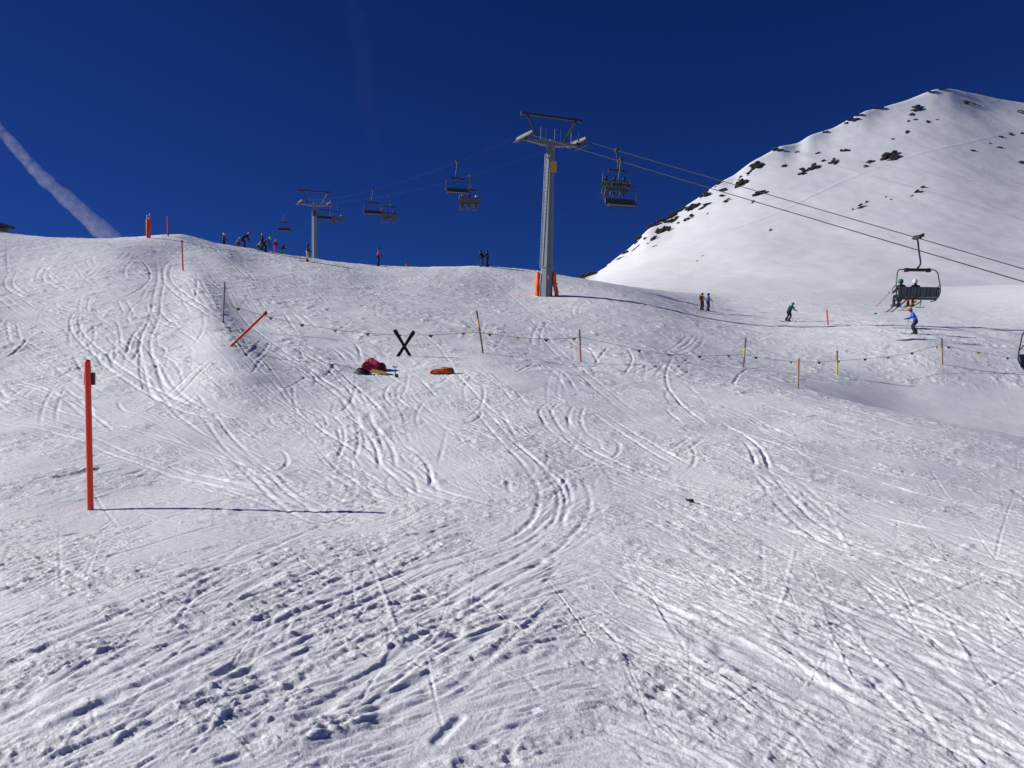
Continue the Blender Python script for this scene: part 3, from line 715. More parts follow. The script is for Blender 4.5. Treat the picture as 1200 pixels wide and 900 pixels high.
WOODGREY = mat('weathered_post', (.16, .14, .13), .8, noise=.3, nscale=10)
WOODTAN = mat('tan_wood', (.40, .27, .17), .8, noise=.3, nscale=10)
YEL2 = mat('faded_yellow_paint', (.55, .40, .08), .7, noise=.2, nscale=10)
REDW = mat('red_brown_wood', (.38, .17, .11), .8, noise=.2, nscale=10)
def fence_post(bx, by, tx, ty, hint, rad, bands, label):
    b = place(bx, by, hint); t = Vector(((tx - 600) / 930.0 * b.y, b.y, (450 - ty) / 930.0 * b.y)); d = t - b
    o = empty('fence_post', b, 0, label, 'fence post', 'wooden posts carrying the pennant rope')
    f0 = -.15
    for f1, m in bands:
        MB().tube([d * f0, d * f1], rad, 8).build('post_section', m, o, smooth=True); f0 = f1
    return o, b, t
posts = {}
for key, a in {262: (261.5, 378, 263.5, 330, 36, .035, [(.45, WOODGREY), (1, WOODGREY)], 'thin grey post left of the leaning red pole'),
          563: (566, 413.5, 558.5, 364, 33, .040, [(.6, WOODGREY), (.8, YEL2), (1, WOODGREY)], 'tall slanting post right of the crossed skis'),
          680: (680.5, 424, 679, 386, 34, .042, [(.7, REDW), (1, WOODGREY)], 'upright reddish post between crossed skis and near tower'),
          872: (871, 430, 874, 395.5, 41, .05, [(.35, WOODGREY), (.65, YEL2), (1, WOODGREY)], 'post with yellow band leaning slightly right, third along the rope'),
          936: (935, 455, 936, 420, 33, .042, [(.6, WOODTAN), (1, REDW)], 'tan post at the lip of the smooth hollow'),
          981: (981, 440, 981, 411, 43, .05, [(.6, YEL2), (1, WOODGREY)], 'yellow-footed post at the far side of the hollow'),
          1104: (1104, 427, 1103.5, 396, 47, .065, [(.6, WOODTAN), (1, WOODGREY)], 'stout grey-brown post below the blue skier')}.items():
    posts[key] = fence_post(*a)

# pennant rope: through the posts, sagging between the pennants
PEN = [(279, 362), (317, 373), (354, 381), (393, 387.5), (431, 391.5), (468, 393.5), (505, 393.5), (543, 391), (574, 392), (607, 396.5), (640, 398.5), (673, 397),
       (749, 411), (784, 416), (820, 418), (854, 417), (886, 419), (927, 424.5), (960, 425), (983, 423.5), (1014, 421), (1041, 419), (1069, 414), (1098, 407), (1112, 407), (1147, 413.5), (1181, 419.5)]
def depth_at(px):
    ks = sorted(posts); xs = [posts[k][1].x / posts[k][1].y * 930 + 600 for k in ks if k != 936]; ys = [posts[k][1].y for k in ks if k != 936]
    return 1.0 / np.interp(px, xs + [1400], [1 / y for y in ys] + [1 / 50.0])
def rp(px, py): Y = float(depth_at(px)); return Vector(((px - 600) / 930 * Y, Y, (450 - py) / 930 * Y))
rope_px = [(262.5, 357)] + PEN[:8] + [(563, 390.5)] + PEN[8:12] + [(679.5, 396)] + [(715, 403)] + PEN[12:16] + [(872, 416)] + PEN[16:20] + PEN[20:23] + [(1103.8, 404)] + PEN[24:] + [(1230, 426), (1330, 424)]
rope_px.sort()
fr = empty('pennant_rope', (0, 0, 0), 0, 'sagging rope of yellow and black pennants running across the piste', 'pennant rope')
MB().tube([rp(*q) + Vector((0, 0, .03)) for q in rope_px], .009, 5).build('rope', ROPE, fr)
pen_y = mat('pennant_yellow', (.50, .33, .05), .7); pen_b = mat('pennant_black', (.03, .03, .03), .7)
for i, q in enumerate(PEN):
    c = rp(*q); s = .075 + .0008 * c.y; a = R(random.uniform(-35, 35)); ca, sa = math.cos(a), math.sin(a)
    m = MB(); vs = []
    for dy in (-.006, .006):
        for x, z in ((-s, 0), (-s * .15, 0), (s, 0), (s * .3, -s * 1.1), (-s * .3, -s * 1.1)):
            vs.append((x * ca - dy * sa, x * sa + dy * ca + (0.03 if z < 0 else 0), z + s * .4))
    m.add(vs, [(0, 1, 2, 3, 4), (9, 8, 7, 6, 5)] + [(k, (k + 1) % 5, 5 + (k + 1) % 5, 5 + k) for k in range(5)])
    m.build('pennant', pen_y if i % 2 else pen_b, fr, loc=c)
    m2 = MB().box((0, 0, s * .32), (s * 1.5, .03, s * .28)); m2.build('pennant', pen_b if i % 2 else pen_y, fr, loc=c)

# ------------------------------------------------------------------ crossed skis and rescue gear
def standing_ski(bx, by, tx, ty, Y0, off, label):
    b = place(bx, by, Y0); b.y += off; b.z = gz(b.x, b.y)
    t = Vector(((tx - 600) / 930.0 * b.y, b.y - off * .3, (450 - ty) / 930.0 * b.y)); d = t - b; u = d.normalized()
    o = empty('planted_ski', b, 0, label, 'ski', 'pair of skis planted crosswise')
    xa = u.cross(Vector((0, 1, 0))).normalized(); ya = u.cross(xa); q = Matrix((xa, ya, u)).transposed(); L = d.length
    vs = []
    prof = [(-.3, .045, 0), (L * .25, .040, 0), (L * .5, .037, 0), (L * .8, .045, 0), (L * .93, .055, .01), (L, .035, .06)]
    for z, w, y in prof:
        for sx, sy in ((-1, -1), (1, -1), (1, 1), (-1, 1)): vs.append(q @ Vector((w * sx * 1.5, y + .012 * sy, z)))
    fs = [(i * 4 + k, i * 4 + (k + 1) % 4, i * 4 + 4 + (k + 1) % 4, i * 4 + 4 + k) for i in range(len(prof) - 1) for k in range(4)] + [(3, 2, 1, 0), tuple(range(20, 24))]
    MB().add(vs, fs).build('blade', cmat('ski', (.012, .012, .015), .4), o)
    m = MB(); m.box(q @ Vector((0, -.045, L * .42)), (.07, .07, .10), q); m.box(q @ Vector((0, -.045, L * .60)), (.07, .07, .09), q); m.build('binding', RUBBER, o)
standing_ski(480.5, 417.5, 462.5, 386.5, 31.5, .04, 'black planted ski leaning left, its tip at upper left of the cross')
standing_ski(466, 418, 485.5, 388, 31.5, -.05, 'black planted ski leaning right, its tip at upper right of the cross')

def lumpy(name, m, parent, w, d, h, seed, flat=.5, tilt=0.0, n=22, k=14, topx=0.0):
    rs = random.Random(seed); vs = []; ph = [rs.uniform(0, 6.28) for _ in range(8)]
    for j in range(k + 1):
        v = j / k
        for i in range(n):
            a = 2 * math.pi * i / n; cx, cy = math.cos(a), math.sin(a)
            e = .62
            X = math.copysign(abs(cx) ** e, cx); Y = math.copysign(abs(cy) ** e, cy)
            rr = math.sin(math.pi * (v * .5 + .5) if flat else math.pi * v) ** .55 if 0 < v < 1 else (1 if v == 0 else .0)
            wob = 1 + .07 * math.sin(3 * a + ph[0] + v * 4) + .06 * math.sin(5 * a + ph[1] - v * 6) + .04 * math.sin(9 * a + ph[2] + v * 9) + rs.uniform(-.02, .02)
            z = h * math.sin(v * math.pi / 2) * (1 + .10 * math.sin(2 * a + ph[3]) + tilt * cx)
            vs.append((X * w / 2 * rr * wob + topx * v, Y * d / 2 * rr * wob, z))
    fs = [(j * n + i, j * n + (i + 1) % n, (j + 1) * n + (i + 1) % n, (j + 1) * n + i) for j in range(k) for i in range(n)] + [tuple(reversed(range(n)))]
    return MB().add(vs, fs).build(name, m, parent, smooth=True)
PACKRED = mat('red_nylon', (.46, .014, .045), .6, noise=.3, nscale=7, bump=.05, bscale=9)
BLKN = mat('black_nylon', (.014, .014, .018), .6, noise=.2, nscale=7, bump=.03, bscale=10)
ORN = mat('orange_nylon', (.62, .10, .015), .6, noise=.25, nscale=8, bump=.05, bscale=10)
gp = place(438, 435, 29); sc = gp.y / 930.0
o = empty('rucksack', gp + Vector((-.05, .25, -.03)), R(-8), 'big red rescue rucksack lying in the snow below the crossed skis', 'rucksack')
lumpy('pack_body', PACKRED, o, 27 * sc, .5, 14.5 * sc, 3, tilt=-.18)
MB().tube([(-.30, -.27, .22), (-.1, -.30, .28), (.15, -.29, .24), (.3, -.24, .12)], .014, 6).build('strap', RUBBER, o)
MB().tube([(-.14, -.02, .42), (-.08, -.02, .49), (.02, -.02, .48), (.06, -.02, .40)], .015, 6).build('haul_loop', RUBBER, o)
lumpy('lid_pocket', mat('dark_red_nylon', (.11, .006, .02), .6, noise=.3, nscale=7, bump=.05, bscale=9), o, 10 * sc, .46, 10 * sc, 8).location = (10 * sc, 0, .02)
b2 = place(425, 438.5, 28.5)
o = empty('bag', b2 + Vector((0, 0, -.02)), R(-14), 'flat black bag lying left of the red rucksack', 'bag')
lumpy('bag_body', BLKN, o, 18 * sc, .42, 6.5 * sc, 5, tilt=-.2)
MB().tube([(-.2, -.16, .12), (-.05, -.24, .16), (.15, -.2, .1)], .012, 6).build('strap', RUBBER, o)
b2 = place(444, 439.5, 28); YB = mat('tan_yellow_board', (.50, .32, .09), .6, noise=.1)
o = empty('splint_board', b2 + Vector((0, 0, .03)), R(-12), 'yellow tapered splint lying in front of the red rucksack', 'splint')
MB().add([(-.32, -.16, 0), (.12, -.16, 0), (.38, -.06, 0), (.38, .02, 0), (.10, .16, 0), (-.32, .16, 0), (-.32, -.16, .05), (.12, -.16, .05), (.38, -.06, .04), (.38, .02, .04), (.10, .16, .06), (-.32, .16, .07)],
    [(5, 4, 3, 2, 1, 0), (6, 7, 8, 9, 10, 11)] + [(k, (k + 1) % 6, 6 + (k + 1) % 6, 6 + k) for k in range(6)]).build('board', YB, o, bevel=.01)
o.rotation_euler = (R(18), R(9), R(-10)); o.location.z += .05; o.scale = (.85, .7, .85)
MB().box((.50, -.03, .025), (.26, .06, .03)).build('tip', RUBBER, o)
b2 = place(464.5, 442.5, 28)
o = empty('snow_shovel', b2, 0, 'black shovel planted right of the red rucksack', 'shovel')
MB().tube([(0, 0, -.1), (-.03, 0, .1), (-.05, .02, .36)], .016, 6).build('shaft', RUBBER, o)
MB().tube([(-.14, .02, .36), (.04, .02, .36)], .018, 6).build('handle', RUBBER, o)
MB().add([(-.05, -.02, .12), (.06, -.02, .12), (.075, -.01, -.06), (-.03, -.01, -.10), (-.05, .0, .12), (.06, .0, .12), (.075, .01, -.06), (-.03, .01, -.10)],
         [(0, 1, 2, 3), (7, 6, 5, 4), (0, 4, 5, 1), (1, 5, 6, 2), (2, 6, 7, 3), (3, 7, 4, 0)]).build('scoop', BLKN, o)
b2 = place(517, 437, 28)
o = empty('rolled_blanket', b2 + Vector((0, .1, -.02)), R(4), 'orange folded rescue bag lying alone right of the shovel', 'blanket bag')
lumpy('bundle', ORN, o, 26 * sc, .36, 6 * sc, 12, tilt=.16)
MB().tube([(.10, -.19, .02), (.10, -.15, .15), (.10, 0, .185), (.10, .16, .13)], .012, 6).build('strap', RUBBER, o)
lumpy('folded_end', mat('brown_orange_nylon', (.33, .05, .012), .6, noise=.3, nscale=8, bump=.05, bscale=10), o, 8 * sc, .30, 6 * sc, 4).location = (10.5 * sc, 0, .01)

# small dropped dark objects
b2 = place(808, 588, 11.5); o = empty('dropped_glove', b2, R(8), 'small black glove dropped on the open piste right of centre', 'glove')
k = MB(); k.tube([(-.055, 0, .05), (-.035, 0, .022), (.0, .0, .022), (.04, 0, .022), (.062, 0, .02)], [.010, .012, .018, .020, .010], 8); k.build('cuff', BLKN, o, smooth=True)
lumpy('palm', BLKN, o, .07, .06, .03, 9).location = (.02, -.02, 0)
b2 = place(1026, 368.5, 90); o = empty('snow_covered_stone', b2, 0, 'small dark lump left of the near chair beyond the piste', 'stone'); lumpy('stone_body', ROCK, o, .32, .3, .16, 2)

# far building whose roof edge shows at the left edge
hp = Vector(P3(-27, 277, 118))
o = empty('lift_hut', (hp.x, hp.y, gz(hp.x, hp.y)), R(0), 'dark lift building peeking over the left skyline', 'building')
zt = (450 - 262) / 930 * 118 - o.location.z
MB().box((0, 0, zt / 2 - .5), (6.2, 5, zt)).build('wall', mat('grey_green_wall', (.05, .07, .08), .8, noise=.2), o)
MB().box((.2, 0, zt - .12), (7.2, 6, .45)).build('roof', mat('dark_roof', (.015, .017, .03), .7), o)
MB().box((2.0, -2.53, zt - 2.2), (.8, .04, .9)).build('window', REFLECT, o)
m = MB(); m.box((4.6, 0, zt - 1.5), (2.0, 3, .14), Matrix.Rotation(R(14), 3, 'Y')); m.build('lean_to_roof', mat('pale_roof', (.25, .28, .33), .7), o)

# ------------------------------------------------------------------ mountain
SIL = [(100, 440), (400, 425), (560, 400), (640, 362), (660, 345), (683, 326), (700, 318.5), (715, 306.5), (740, 288), (760, 268.5), (790, 253), (820, 231), (845, 212.5), (862, 204.5), (880, 190), (905, 176), (915, 171), (936, 168),
       (950, 158), (975, 150.5), (1000, 137), (1014, 130), (1035, 126), (1060, 118), (1080, 110.5), (1095, 105.5), (1115, 104.5), (1135, 107.5), (1170, 114.5), (1200, 119.5), (1300, 132), (1450, 150), (1700, 190)]
_sx = np.arange(100, 1700, 2.0); _sp = np.interp(_sx, [t[0] for t in SIL], [t[1] for t in SIL])
_k = np.exp(-(np.arange(-60, 61) / 24.0) ** 2); _k /= _k.sum()
_ss = np.convolve(np.pad(_sp, 60, mode='edge'), _k, 'valid')
_sr = np.convolve(np.pad(np.interp(_sx, [t[0] for t in SIL], [t[1] for t in SIL]), 2, mode='edge'), np.ones(5) / 5, 'valid')
_yr = np.interp(_sx, [100, 600, 683, 1100, 1300, 1700], [300, 380, 430, 770, 800, 850])
_yr = np.convolve(np.pad(_yr, 60, mode='edge'), _k, 'valid')
def mount_base(x, y):
    """a face climbing from the valley to a ridge line, falling away behind it"""
    x = np.asarray(x, float); y = np.asarray(y, float); px = 600 + 930 * x / np.maximum(y, 1)
    Yr = np.interp(px, _sx, _yr); sm = np.interp(px, _sx, _ss); sr = np.interp(px, _sx, _sr)
    zr = (450 - sm) / 930 * Yr; res = (sm - sr) / 930 * Yr
    Yf = 245.0; zf = 25.0
    t = (y - Yf) / (Yr - Yf); tc = np.clip(t, 0, 1.25)
    face = zf + (zr - zf) * (.55 * tc + .45 * tc ** 1.9) + res * np.exp(-((Yr - y) / 38.0).clip(0) ** 1.5)
    face = np.where(t < 0, zf + (y - Yf) * .35, face)
    back = zr + res - .75 * (y - Yr)
    k_ = 3.5; m_ = np.minimum(face, back); z = m_ - k_ * np.log(np.exp(-(face - m_) / k_) + np.exp(-(back - m_) / k_)) + k_ * math.log(2) * np.exp(-(np.abs(y - Yr) / 14.0))
    z = np.maximum(z, -40)
    z = z - 3 * np.exp(-((px - 1172) / 42) ** 2 - ((y - 735) / 55) ** 2) + .5 * np.exp(-((px - 1112) / 16) ** 2 - ((y - 735) / 50) ** 2)
    return z
def mount_detail(x, y):
    n = perlin(x / 70, y / 70, 3, 5) * 1.2 + perlin(x / 26, y / 26, 9, 2) * .32 + perlin(x / 9, y / 9, 19, 2) * .12
    return n
def mount_h(x, y): return mount_base(x, y) + mount_detail(np.asarray(x), np.asarray(y))
naz, nr = 640, 560
u = np.linspace((600 - 600) / 930, (1420 - 600) / 930, naz); az = np.arctan(u); rr_ = np.geomspace(225, 1060, nr)
RR, AZ = np.meshgrid(rr_, az, indexing='ij'); MX = RR * np.sin(AZ); MY = RR * np.cos(AZ)
MZ = mount_h(MX, MY)

def grid_mesh(name, X, Y, Z, m, wrap=False, centre=None):
    nr_, na_ = X.shape
    co = np.stack([X, Y, Z], -1).reshape(-1, 3).astype(np.float32)
    i = np.arange(nr_ - 1)[:, None] * na_; j = np.arange(na_ if wrap else na_ - 1)[None]; j1 = (j + 1) % na_
    q = np.stack([i + j, i + j1, i + na_ + j1, i + na_ + j], -1).reshape(-1, 4)
    loops = q.ravel(); nq = len(q); starts = np.arange(nq) * 4
    if centre is not None:
        k = len(co); co = np.concatenate([co, np.array([centre], np.float32)]); a = np.arange(na_); b = (a + 1) % na_
        tri = np.stack([np.full(na_, k), b, a], -1); starts = np.concatenate([starts, nq * 4 + np.arange(na_) * 3]); loops = np.concatenate([loops, tri.ravel()])
    me = bpy.data.meshes.new(name)
    me.vertices.add(len(co)); me.vertices.foreach_set('co', co.ravel())
    me.loops.add(len(loops)); me.loops.foreach_set('vertex_index', loops.astype(np.int32))
    me.polygons.add(len(starts)); me.polygons.foreach_set('loop_start', starts.astype(np.int32))
    me.update(calc_edges=True)
    me.polygons.foreach_set('use_smooth', np.ones(len(me.polygons), bool))
    me.materials.append(m)
    o = bpy.data.objects.new(name, me); C.objects.link(o)
    return o

class Field:
    """adds ridges and grooves to a polar grid of heights"""
    def __init__(s, rads, azs, X, Y): s.r = rads; s.a = azs; s.X = X; s.Y = Y; s.H = np.zeros(X.shape, np.float32)
    def stroke(s, pts, reach, prof, taper=0.0):
        pts = np.asarray(pts, float); r = np.hypot(pts[:, 0], pts[:, 1]); a = np.arctan2(pts[:, 0], pts[:, 1])
        m = reach; i0 = np.searchsorted(s.r, r.min() - m); i1 = np.searchsorted(s.r, r.max() + m)
        j0 = np.searchsorted(s.a, a.min() - m / max(r.min(), .5)); j1 = np.searchsorted(s.a, a.max() + m / max(r.min(), .5))
        if i1 - i0 < 1 or j1 - j0 < 1: return
        D = np.full((i1 - i0, j1 - j0), 9e9, np.float32); TT = np.zeros(D.shape, np.float32) if taper else None; nseg = len(pts) - 1
        for k in range(len(pts) - 1):
            ra, rb = min(r[k], r[k + 1]), max(r[k], r[k + 1]); aa, ab = min(a[k], a[k + 1]), max(a[k], a[k + 1])
            p0 = max(np.searchsorted(s.r, ra - m), i0); p1 = min(np.searchsorted(s.r, rb + m), i1)
            q0 = max(np.searchsorted(s.a, aa - m / ra), j0); q1 = min(np.searchsorted(s.a, ab + m / ra), j1)
            if p1 <= p0 or q1 <= q0: continue
            x = s.X[p0:p1, q0:q1]; y = s.Y[p0:p1, q0:q1]
            ax, ay = pts[k]; dx, dy = pts[k + 1] - pts[k]; L = dx * dx + dy * dy + 1e-9
            t = np.clip(((x - ax) * dx + (y - ay) * dy) / L, 0, 1); d = np.hypot(x - ax - t * dx, y - ay - t * dy)
            sub = D[p0 - i0:p1 - i0, q0 - j0:q1 - j0]
            if taper:
                mm = d < sub; TT[p0 - i0:p1 - i0, q0 - j0:q1 - j0][mm] = ((k + t) / nseg)[mm]
            np.minimum(sub, d, out=sub)
        mk = D < reach
        if mk.any():
            h = prof(D[mk])
            if taper: tt = TT[mk]; h = h * np.clip(np.minimum(tt, 1 - tt) / taper, 0, 1)
            s.H[i0:i1, j0:j1][mk] += h
def smooth_path(pts, n=6):
    P = [np.array(p, float) for p in pts]; out = []
    if len(P) < 3: return np.array([P[0] + (P[1] - P[0]) * t for t in np.linspace(0, 1, 8)])
    for i in range(len(P) - 1):
        p0 = P[max(i - 1, 0)]; p1 = P[i]; p2 = P[i + 1]; p3 = P[min(i + 2, len(P) - 1)]
        for t in np.linspace(0, 1, n, endpoint=False):
            out.append(.5 * ((2 * p1) + (-p0 + p2) * t + (2 * p0 - 5 * p1 + 4 * p2 - p3) * t * t + (-p0 + 3 * p1 - 3 * p2 + p3) * t ** 3))
    out.append(P[-1]); return np.array(out)

mf = Field(rr_, az, MX, MY)
def mcast(px, py):
    return cast(mount_h, px, py, 240, 1000, 400)
for tr in [[(725, 312), (780, 291), (860, 268), (930, 240), (1000, 207), (1070, 182), (1130, 168), (1165, 160)], [(700, 322), (760, 305), (800, 295)]]:
    q = [mcast(*t) for t in tr]; q = [p[:2] for p in q if p]
    if len(q) > 2: mf.stroke(smooth_path(q), 4, lambda d: (.17 * np.exp(-((d - 0) / 1.0) ** 2)).astype(np.float32))
mountain = grid_mesh('mountain', MX, MY, MZ + mf.H, SNOW_FAR)
tag(mountain, 'snow covered mountain with rocky left ridge', None, None, 'structure')

def outcrop(px, py, w, h, name, label, cat, group=None, seed=0):
    p = None
    for dpy in (0, 1.5, 3, 4.5, 6, 9):
        p = mcast(px, py + dpy)
        if p: break
    if p is None: return
    rs = random.Random(seed * 7 + 1); s = p[1] / 930.0; W, H = w * s * 1.2, h * s * 1.75
    n = max(2, min(9, int(w * h / 14) + 2)); vs = []; fs = []
    for k in range(n):
        bm = bmesh.new(); bmesh.ops.create_icosphere(bm, subdivisions=2 if w > 11 else 1, radius=1.0)
        t = (k + .5) / n - .5
        cx = t * W * .85 + rs.uniform(-.10, .10) * W; cz = t * H * .55 + rs.uniform(-.34, .34) * H
        q_ = (4.5 / n) ** .45; rx = W * (.20 + rs.random() * .26) * q_; rz_ = H * (.13 + rs.random() * .17) * q_
        cy = -.35 * s
        o_ = len(vs)
        for v in bm.verts:
            c = v.co; f = 1 + .28 * math.sin(c.x * 3 + k * 2 + seed) * math.sin(c.z * 2.6 + k) + rs.uniform(-.15, .15)
            x, y, z = c.x * rx * f, c.y * rx * .75 * f, c.z * rz_ * f
            z += x * (.45 if px < 1120 else -.25); x += z * .3
            dz = (cz + z); vs.append((cx + x, cy + y * .6 + dz * 1.35, cz + z))
        for f_ in bm.faces: fs.append(tuple(v.index + o_ for v in f_.verts))
        bm.free()
    m = MB().add(vs, fs)
    o = m.build(name, ROCK, None)
    o.location = Vector(p); tag(o, label, cat, group)
BIG = [(813, 244, 12, 14, 'tall dark outcrop below the left ridge, biggest in its upper cluster'),
       (776.5, 271.5, 12, 12, 'chunky dark outcrop standing alone low on the left ridge face'),
       (791, 251, 17, 7, 'long dark ridge rock on the lower left skyline of the mountain'),
       (788, 258.5, 14, 6, 'broken dark rock band just under the lower left skyline'),
       (772.5, 261, 8, 10, 'upright dark rock on the skyline above the chunky outcrop'),
       (765.5, 264, 9, 8, 'slanting dark skyline rock lowest of the skyline cluster'),
       (807.5, 256.5, 10, 8, 'ragged outcrop right below the tall dark outcrop'),
       (689, 318, 15, 8, 'dark rocks at the foot of the left ridge beside the piste horizon'),
       (888, 196, 14, 12, 'brown outcrop on the skyline halfway up the ridge'),
       (870, 216.5, 15, 11, 'brown outcrop below the halfway skyline rock'),
       (890, 227.5, 14, 6, 'flat dark outcrop touched by the upper haul rope'),
       (941, 203, 12, 10, 'left half of the twin dark outcrop in the middle of the face'),
       (953.5, 197, 14, 9, 'right half of the twin dark outcrop in the middle of the face'),
       (1044, 183.5, 22, 10, 'long brown outcrop alone right of the face centre'),
       (1074, 127.5, 13, 8, 'dark outcrop just below the summit'),
       (990, 176.5, 10, 7, 'scattered outcrop above the twin dark outcrop'),
       (977.5, 191, 9, 8, 'ragged rocks directly right of the twin dark outcrop'),
       (847, 223.5, 10, 8, 'slanting rock high in the left ridge cluster'),
       (1000, 139.5, 11, 5, 'dark skyline rock two thirds up the ridge'),
       (1132, 119.5, 9, 4, 'small dark rock right of the summit'),
       (1006, 243.5, 10, 5, 'dark rocks low on the open face, left group'),
       (1075, 225, 8, 4, 'dark rocks low on the open face, right group')]
for i, (px, py, w, h, lab) in enumerate(BIG): outcrop(px, py, w, h, 'rock_outcrop', lab, 'rock', None, i)
SMALL = [(842.5, 214, 6, 4), (855, 224, 6, 6), (852.6, 236, 7, 5), (848, 229.5, 6, 4), (831, 228, 8, 4), (824, 229.5, 8, 8), (829, 223, 5, 4), (827, 241, 11, 5), (829, 250, 3, 2), (800, 244, 10, 4), (782.6, 255, 12, 5), (784, 271, 5, 7),
         (765.5, 281, 6, 8), (748.5, 281.6, 8, 8), (746, 290, 8, 5), (756, 280, 3, 3), (760, 285, 3, 2), (767, 288.6, 4, 2), (731, 294, 8, 4), (735, 295.6, 5, 3), (728, 302, 7, 2), (708, 314, 5, 3), (683, 323, 8, 6), (716, 307.5, 4, 2),
         (877, 203, 6, 5), (881, 237, 9, 4), (911, 175.5, 9, 4), (965, 189, 5, 3), (958, 180, 4, 3), (1020, 190, 8, 4), (1014, 195, 5, 3), (934, 178, 5, 3), (920, 195, 5, 4), (968, 155.5, 6, 3), (992, 144, 5, 3), (1030, 127.5, 9, 3), (1007, 135, 8, 2),
         (1068, 134, 5, 2), (1062.5, 155, 5, 4), (1046, 163, 3, 2), (1086.6, 143, 4, 5), (1072, 140, 4, 2), (1064, 142, 3, 2), (1098, 140, 3, 1.5), (1142, 122, 3, 3), (1196, 131.6, 7, 4), (1103, 105, 10, 2), (1092, 107.5, 8, 3), (1184, 157, 6, 3),
         (1173, 161, 5, 3), (1197, 156.6, 6, 2), (1171, 173, 6, 2), (1139, 176, 6, 3), (1196, 190.6, 8, 3), (1081, 220, 6, 3), (1068, 229, 5, 2), (1014, 237, 6, 3), (999, 246, 3, 2), (1038, 231, 3, 2), (1044, 234, 3, 2), (1160, 168, 3, 1.5),
         (823, 300, 2, 1), (817, 306, 2, 1), (903, 270, 4, 2), (795, 262, 3, 3), (838, 219, 3, 3), (866, 209, 4, 3), (869, 207, 3, 2)]
SHORT = ['tall upper ridge outcrop', 'chunky lone outcrop', 'long lower skyline rock', 'broken rock band', 'upright skyline rock', 'lowest slanting skyline rock', 'ragged ridge outcrop', 'rocks at the ridge foot',
         'brown skyline outcrop', 'brown ridge outcrop', 'flat outcrop by the haul rope', 'left twin outcrop', 'right twin outcrop', 'long lone brown outcrop', 'outcrop below the summit', 'outcrop above the twins',
         'ragged rocks beside the twins', 'high slanting ridge rock', 'upper skyline rock', 'rock right of the summit', 'left low face rocks', 'right low face rocks']
ORD = ['nearest', 'second nearest', 'third nearest', 'fourth nearest', 'fifth nearest', 'sixth nearest', 'seventh nearest', 'eighth nearest', 'ninth nearest', 'tenth nearest', 'eleventh nearest', 'twelfth nearest']
near_of = [min(range(len(BIG)), key=lambda b: math.hypot(BIG[b][0] - q[0], BIG[b][1] - q[1])) for q in SMALL]
for i, (px, py, w, h) in enumerate(SMALL):
    b = near_of[i]; fam = sorted([j for j in range(len(SMALL)) if near_of[j] == b], key=lambda j: math.hypot(BIG[b][0] - SMALL[j][0], BIG[b][1] - SMALL[j][1]))
    dx, dy = px - BIG[b][0], py - BIG[b][1]
    way = ('right of it' if dx > 0 else 'left of it') if abs(dx) > abs(dy) else ('below it' if dy > 0 else 'above it')
    outcrop(px, py, w, h, 'rock', 'small dark rock %s to the %s, %s' % (ORD[fam.index(i)], SHORT[b], way), 'rock', 'small rocks on the mountain', i + 50)

# far cables crossing the mountain
a0 = mcast(914, 176)
for k, (y0, y1) in enumerate(((173.5, 215.5), (175.5, 219))):
    A = Vector(P3(905, y0 - 1, 660)); B = Vector(P3(1230, y1 + 4, 330))
    pts = [A.lerp(B, t) + Vector((0, 0, -6 * t * (1 - t))) for t in np.linspace(0, 1, 14)]
    o = MB().tube(pts, .055, 5).build('distant_cable', mat('pale_cable', (.12, .12, .13), .6), None)
    tag(o, ('upper' if k == 0 else 'lower') + ' of two thin grey cables crossing in front of the mountain', 'cable', 'distant pair of cables')

# ------------------------------------------------------------------ snow ground with tracks
fa = np.arctan(np.linspace(math.tan(R(-36.5)), math.tan(R(36.5)), 860)); ba = np.linspace(R(36.5), R(323.5), 72)[1:-1]
r_in = np.geomspace(.4, 2.5, 22)[:-1]
r_mid = np.exp(np.linspace(math.log(2.5), math.log(128), 1100)); r_out = np.geomspace(130, 3600, 60)
rad = np.concatenate([r_in, r_mid, r_out])
RR, AZ = np.meshgrid(rad, fa, indexing='ij'); FX = (RR * np.sin(AZ)); FY = (RR * np.cos(AZ))
FZ = ground_h(FX, FY)
fx = FX.astype(np.float32); fy = FY.astype(np.float32)
field = Field(rad, fa, fx, fy)

pxg = 600 + 930 * FX / FY; pyg = 450 - 930 * FZ / FY
def sstep(a, b, x): t = np.clip((x - a) / (b - a), 0, 1); return t * t * (3 - 2 * t)
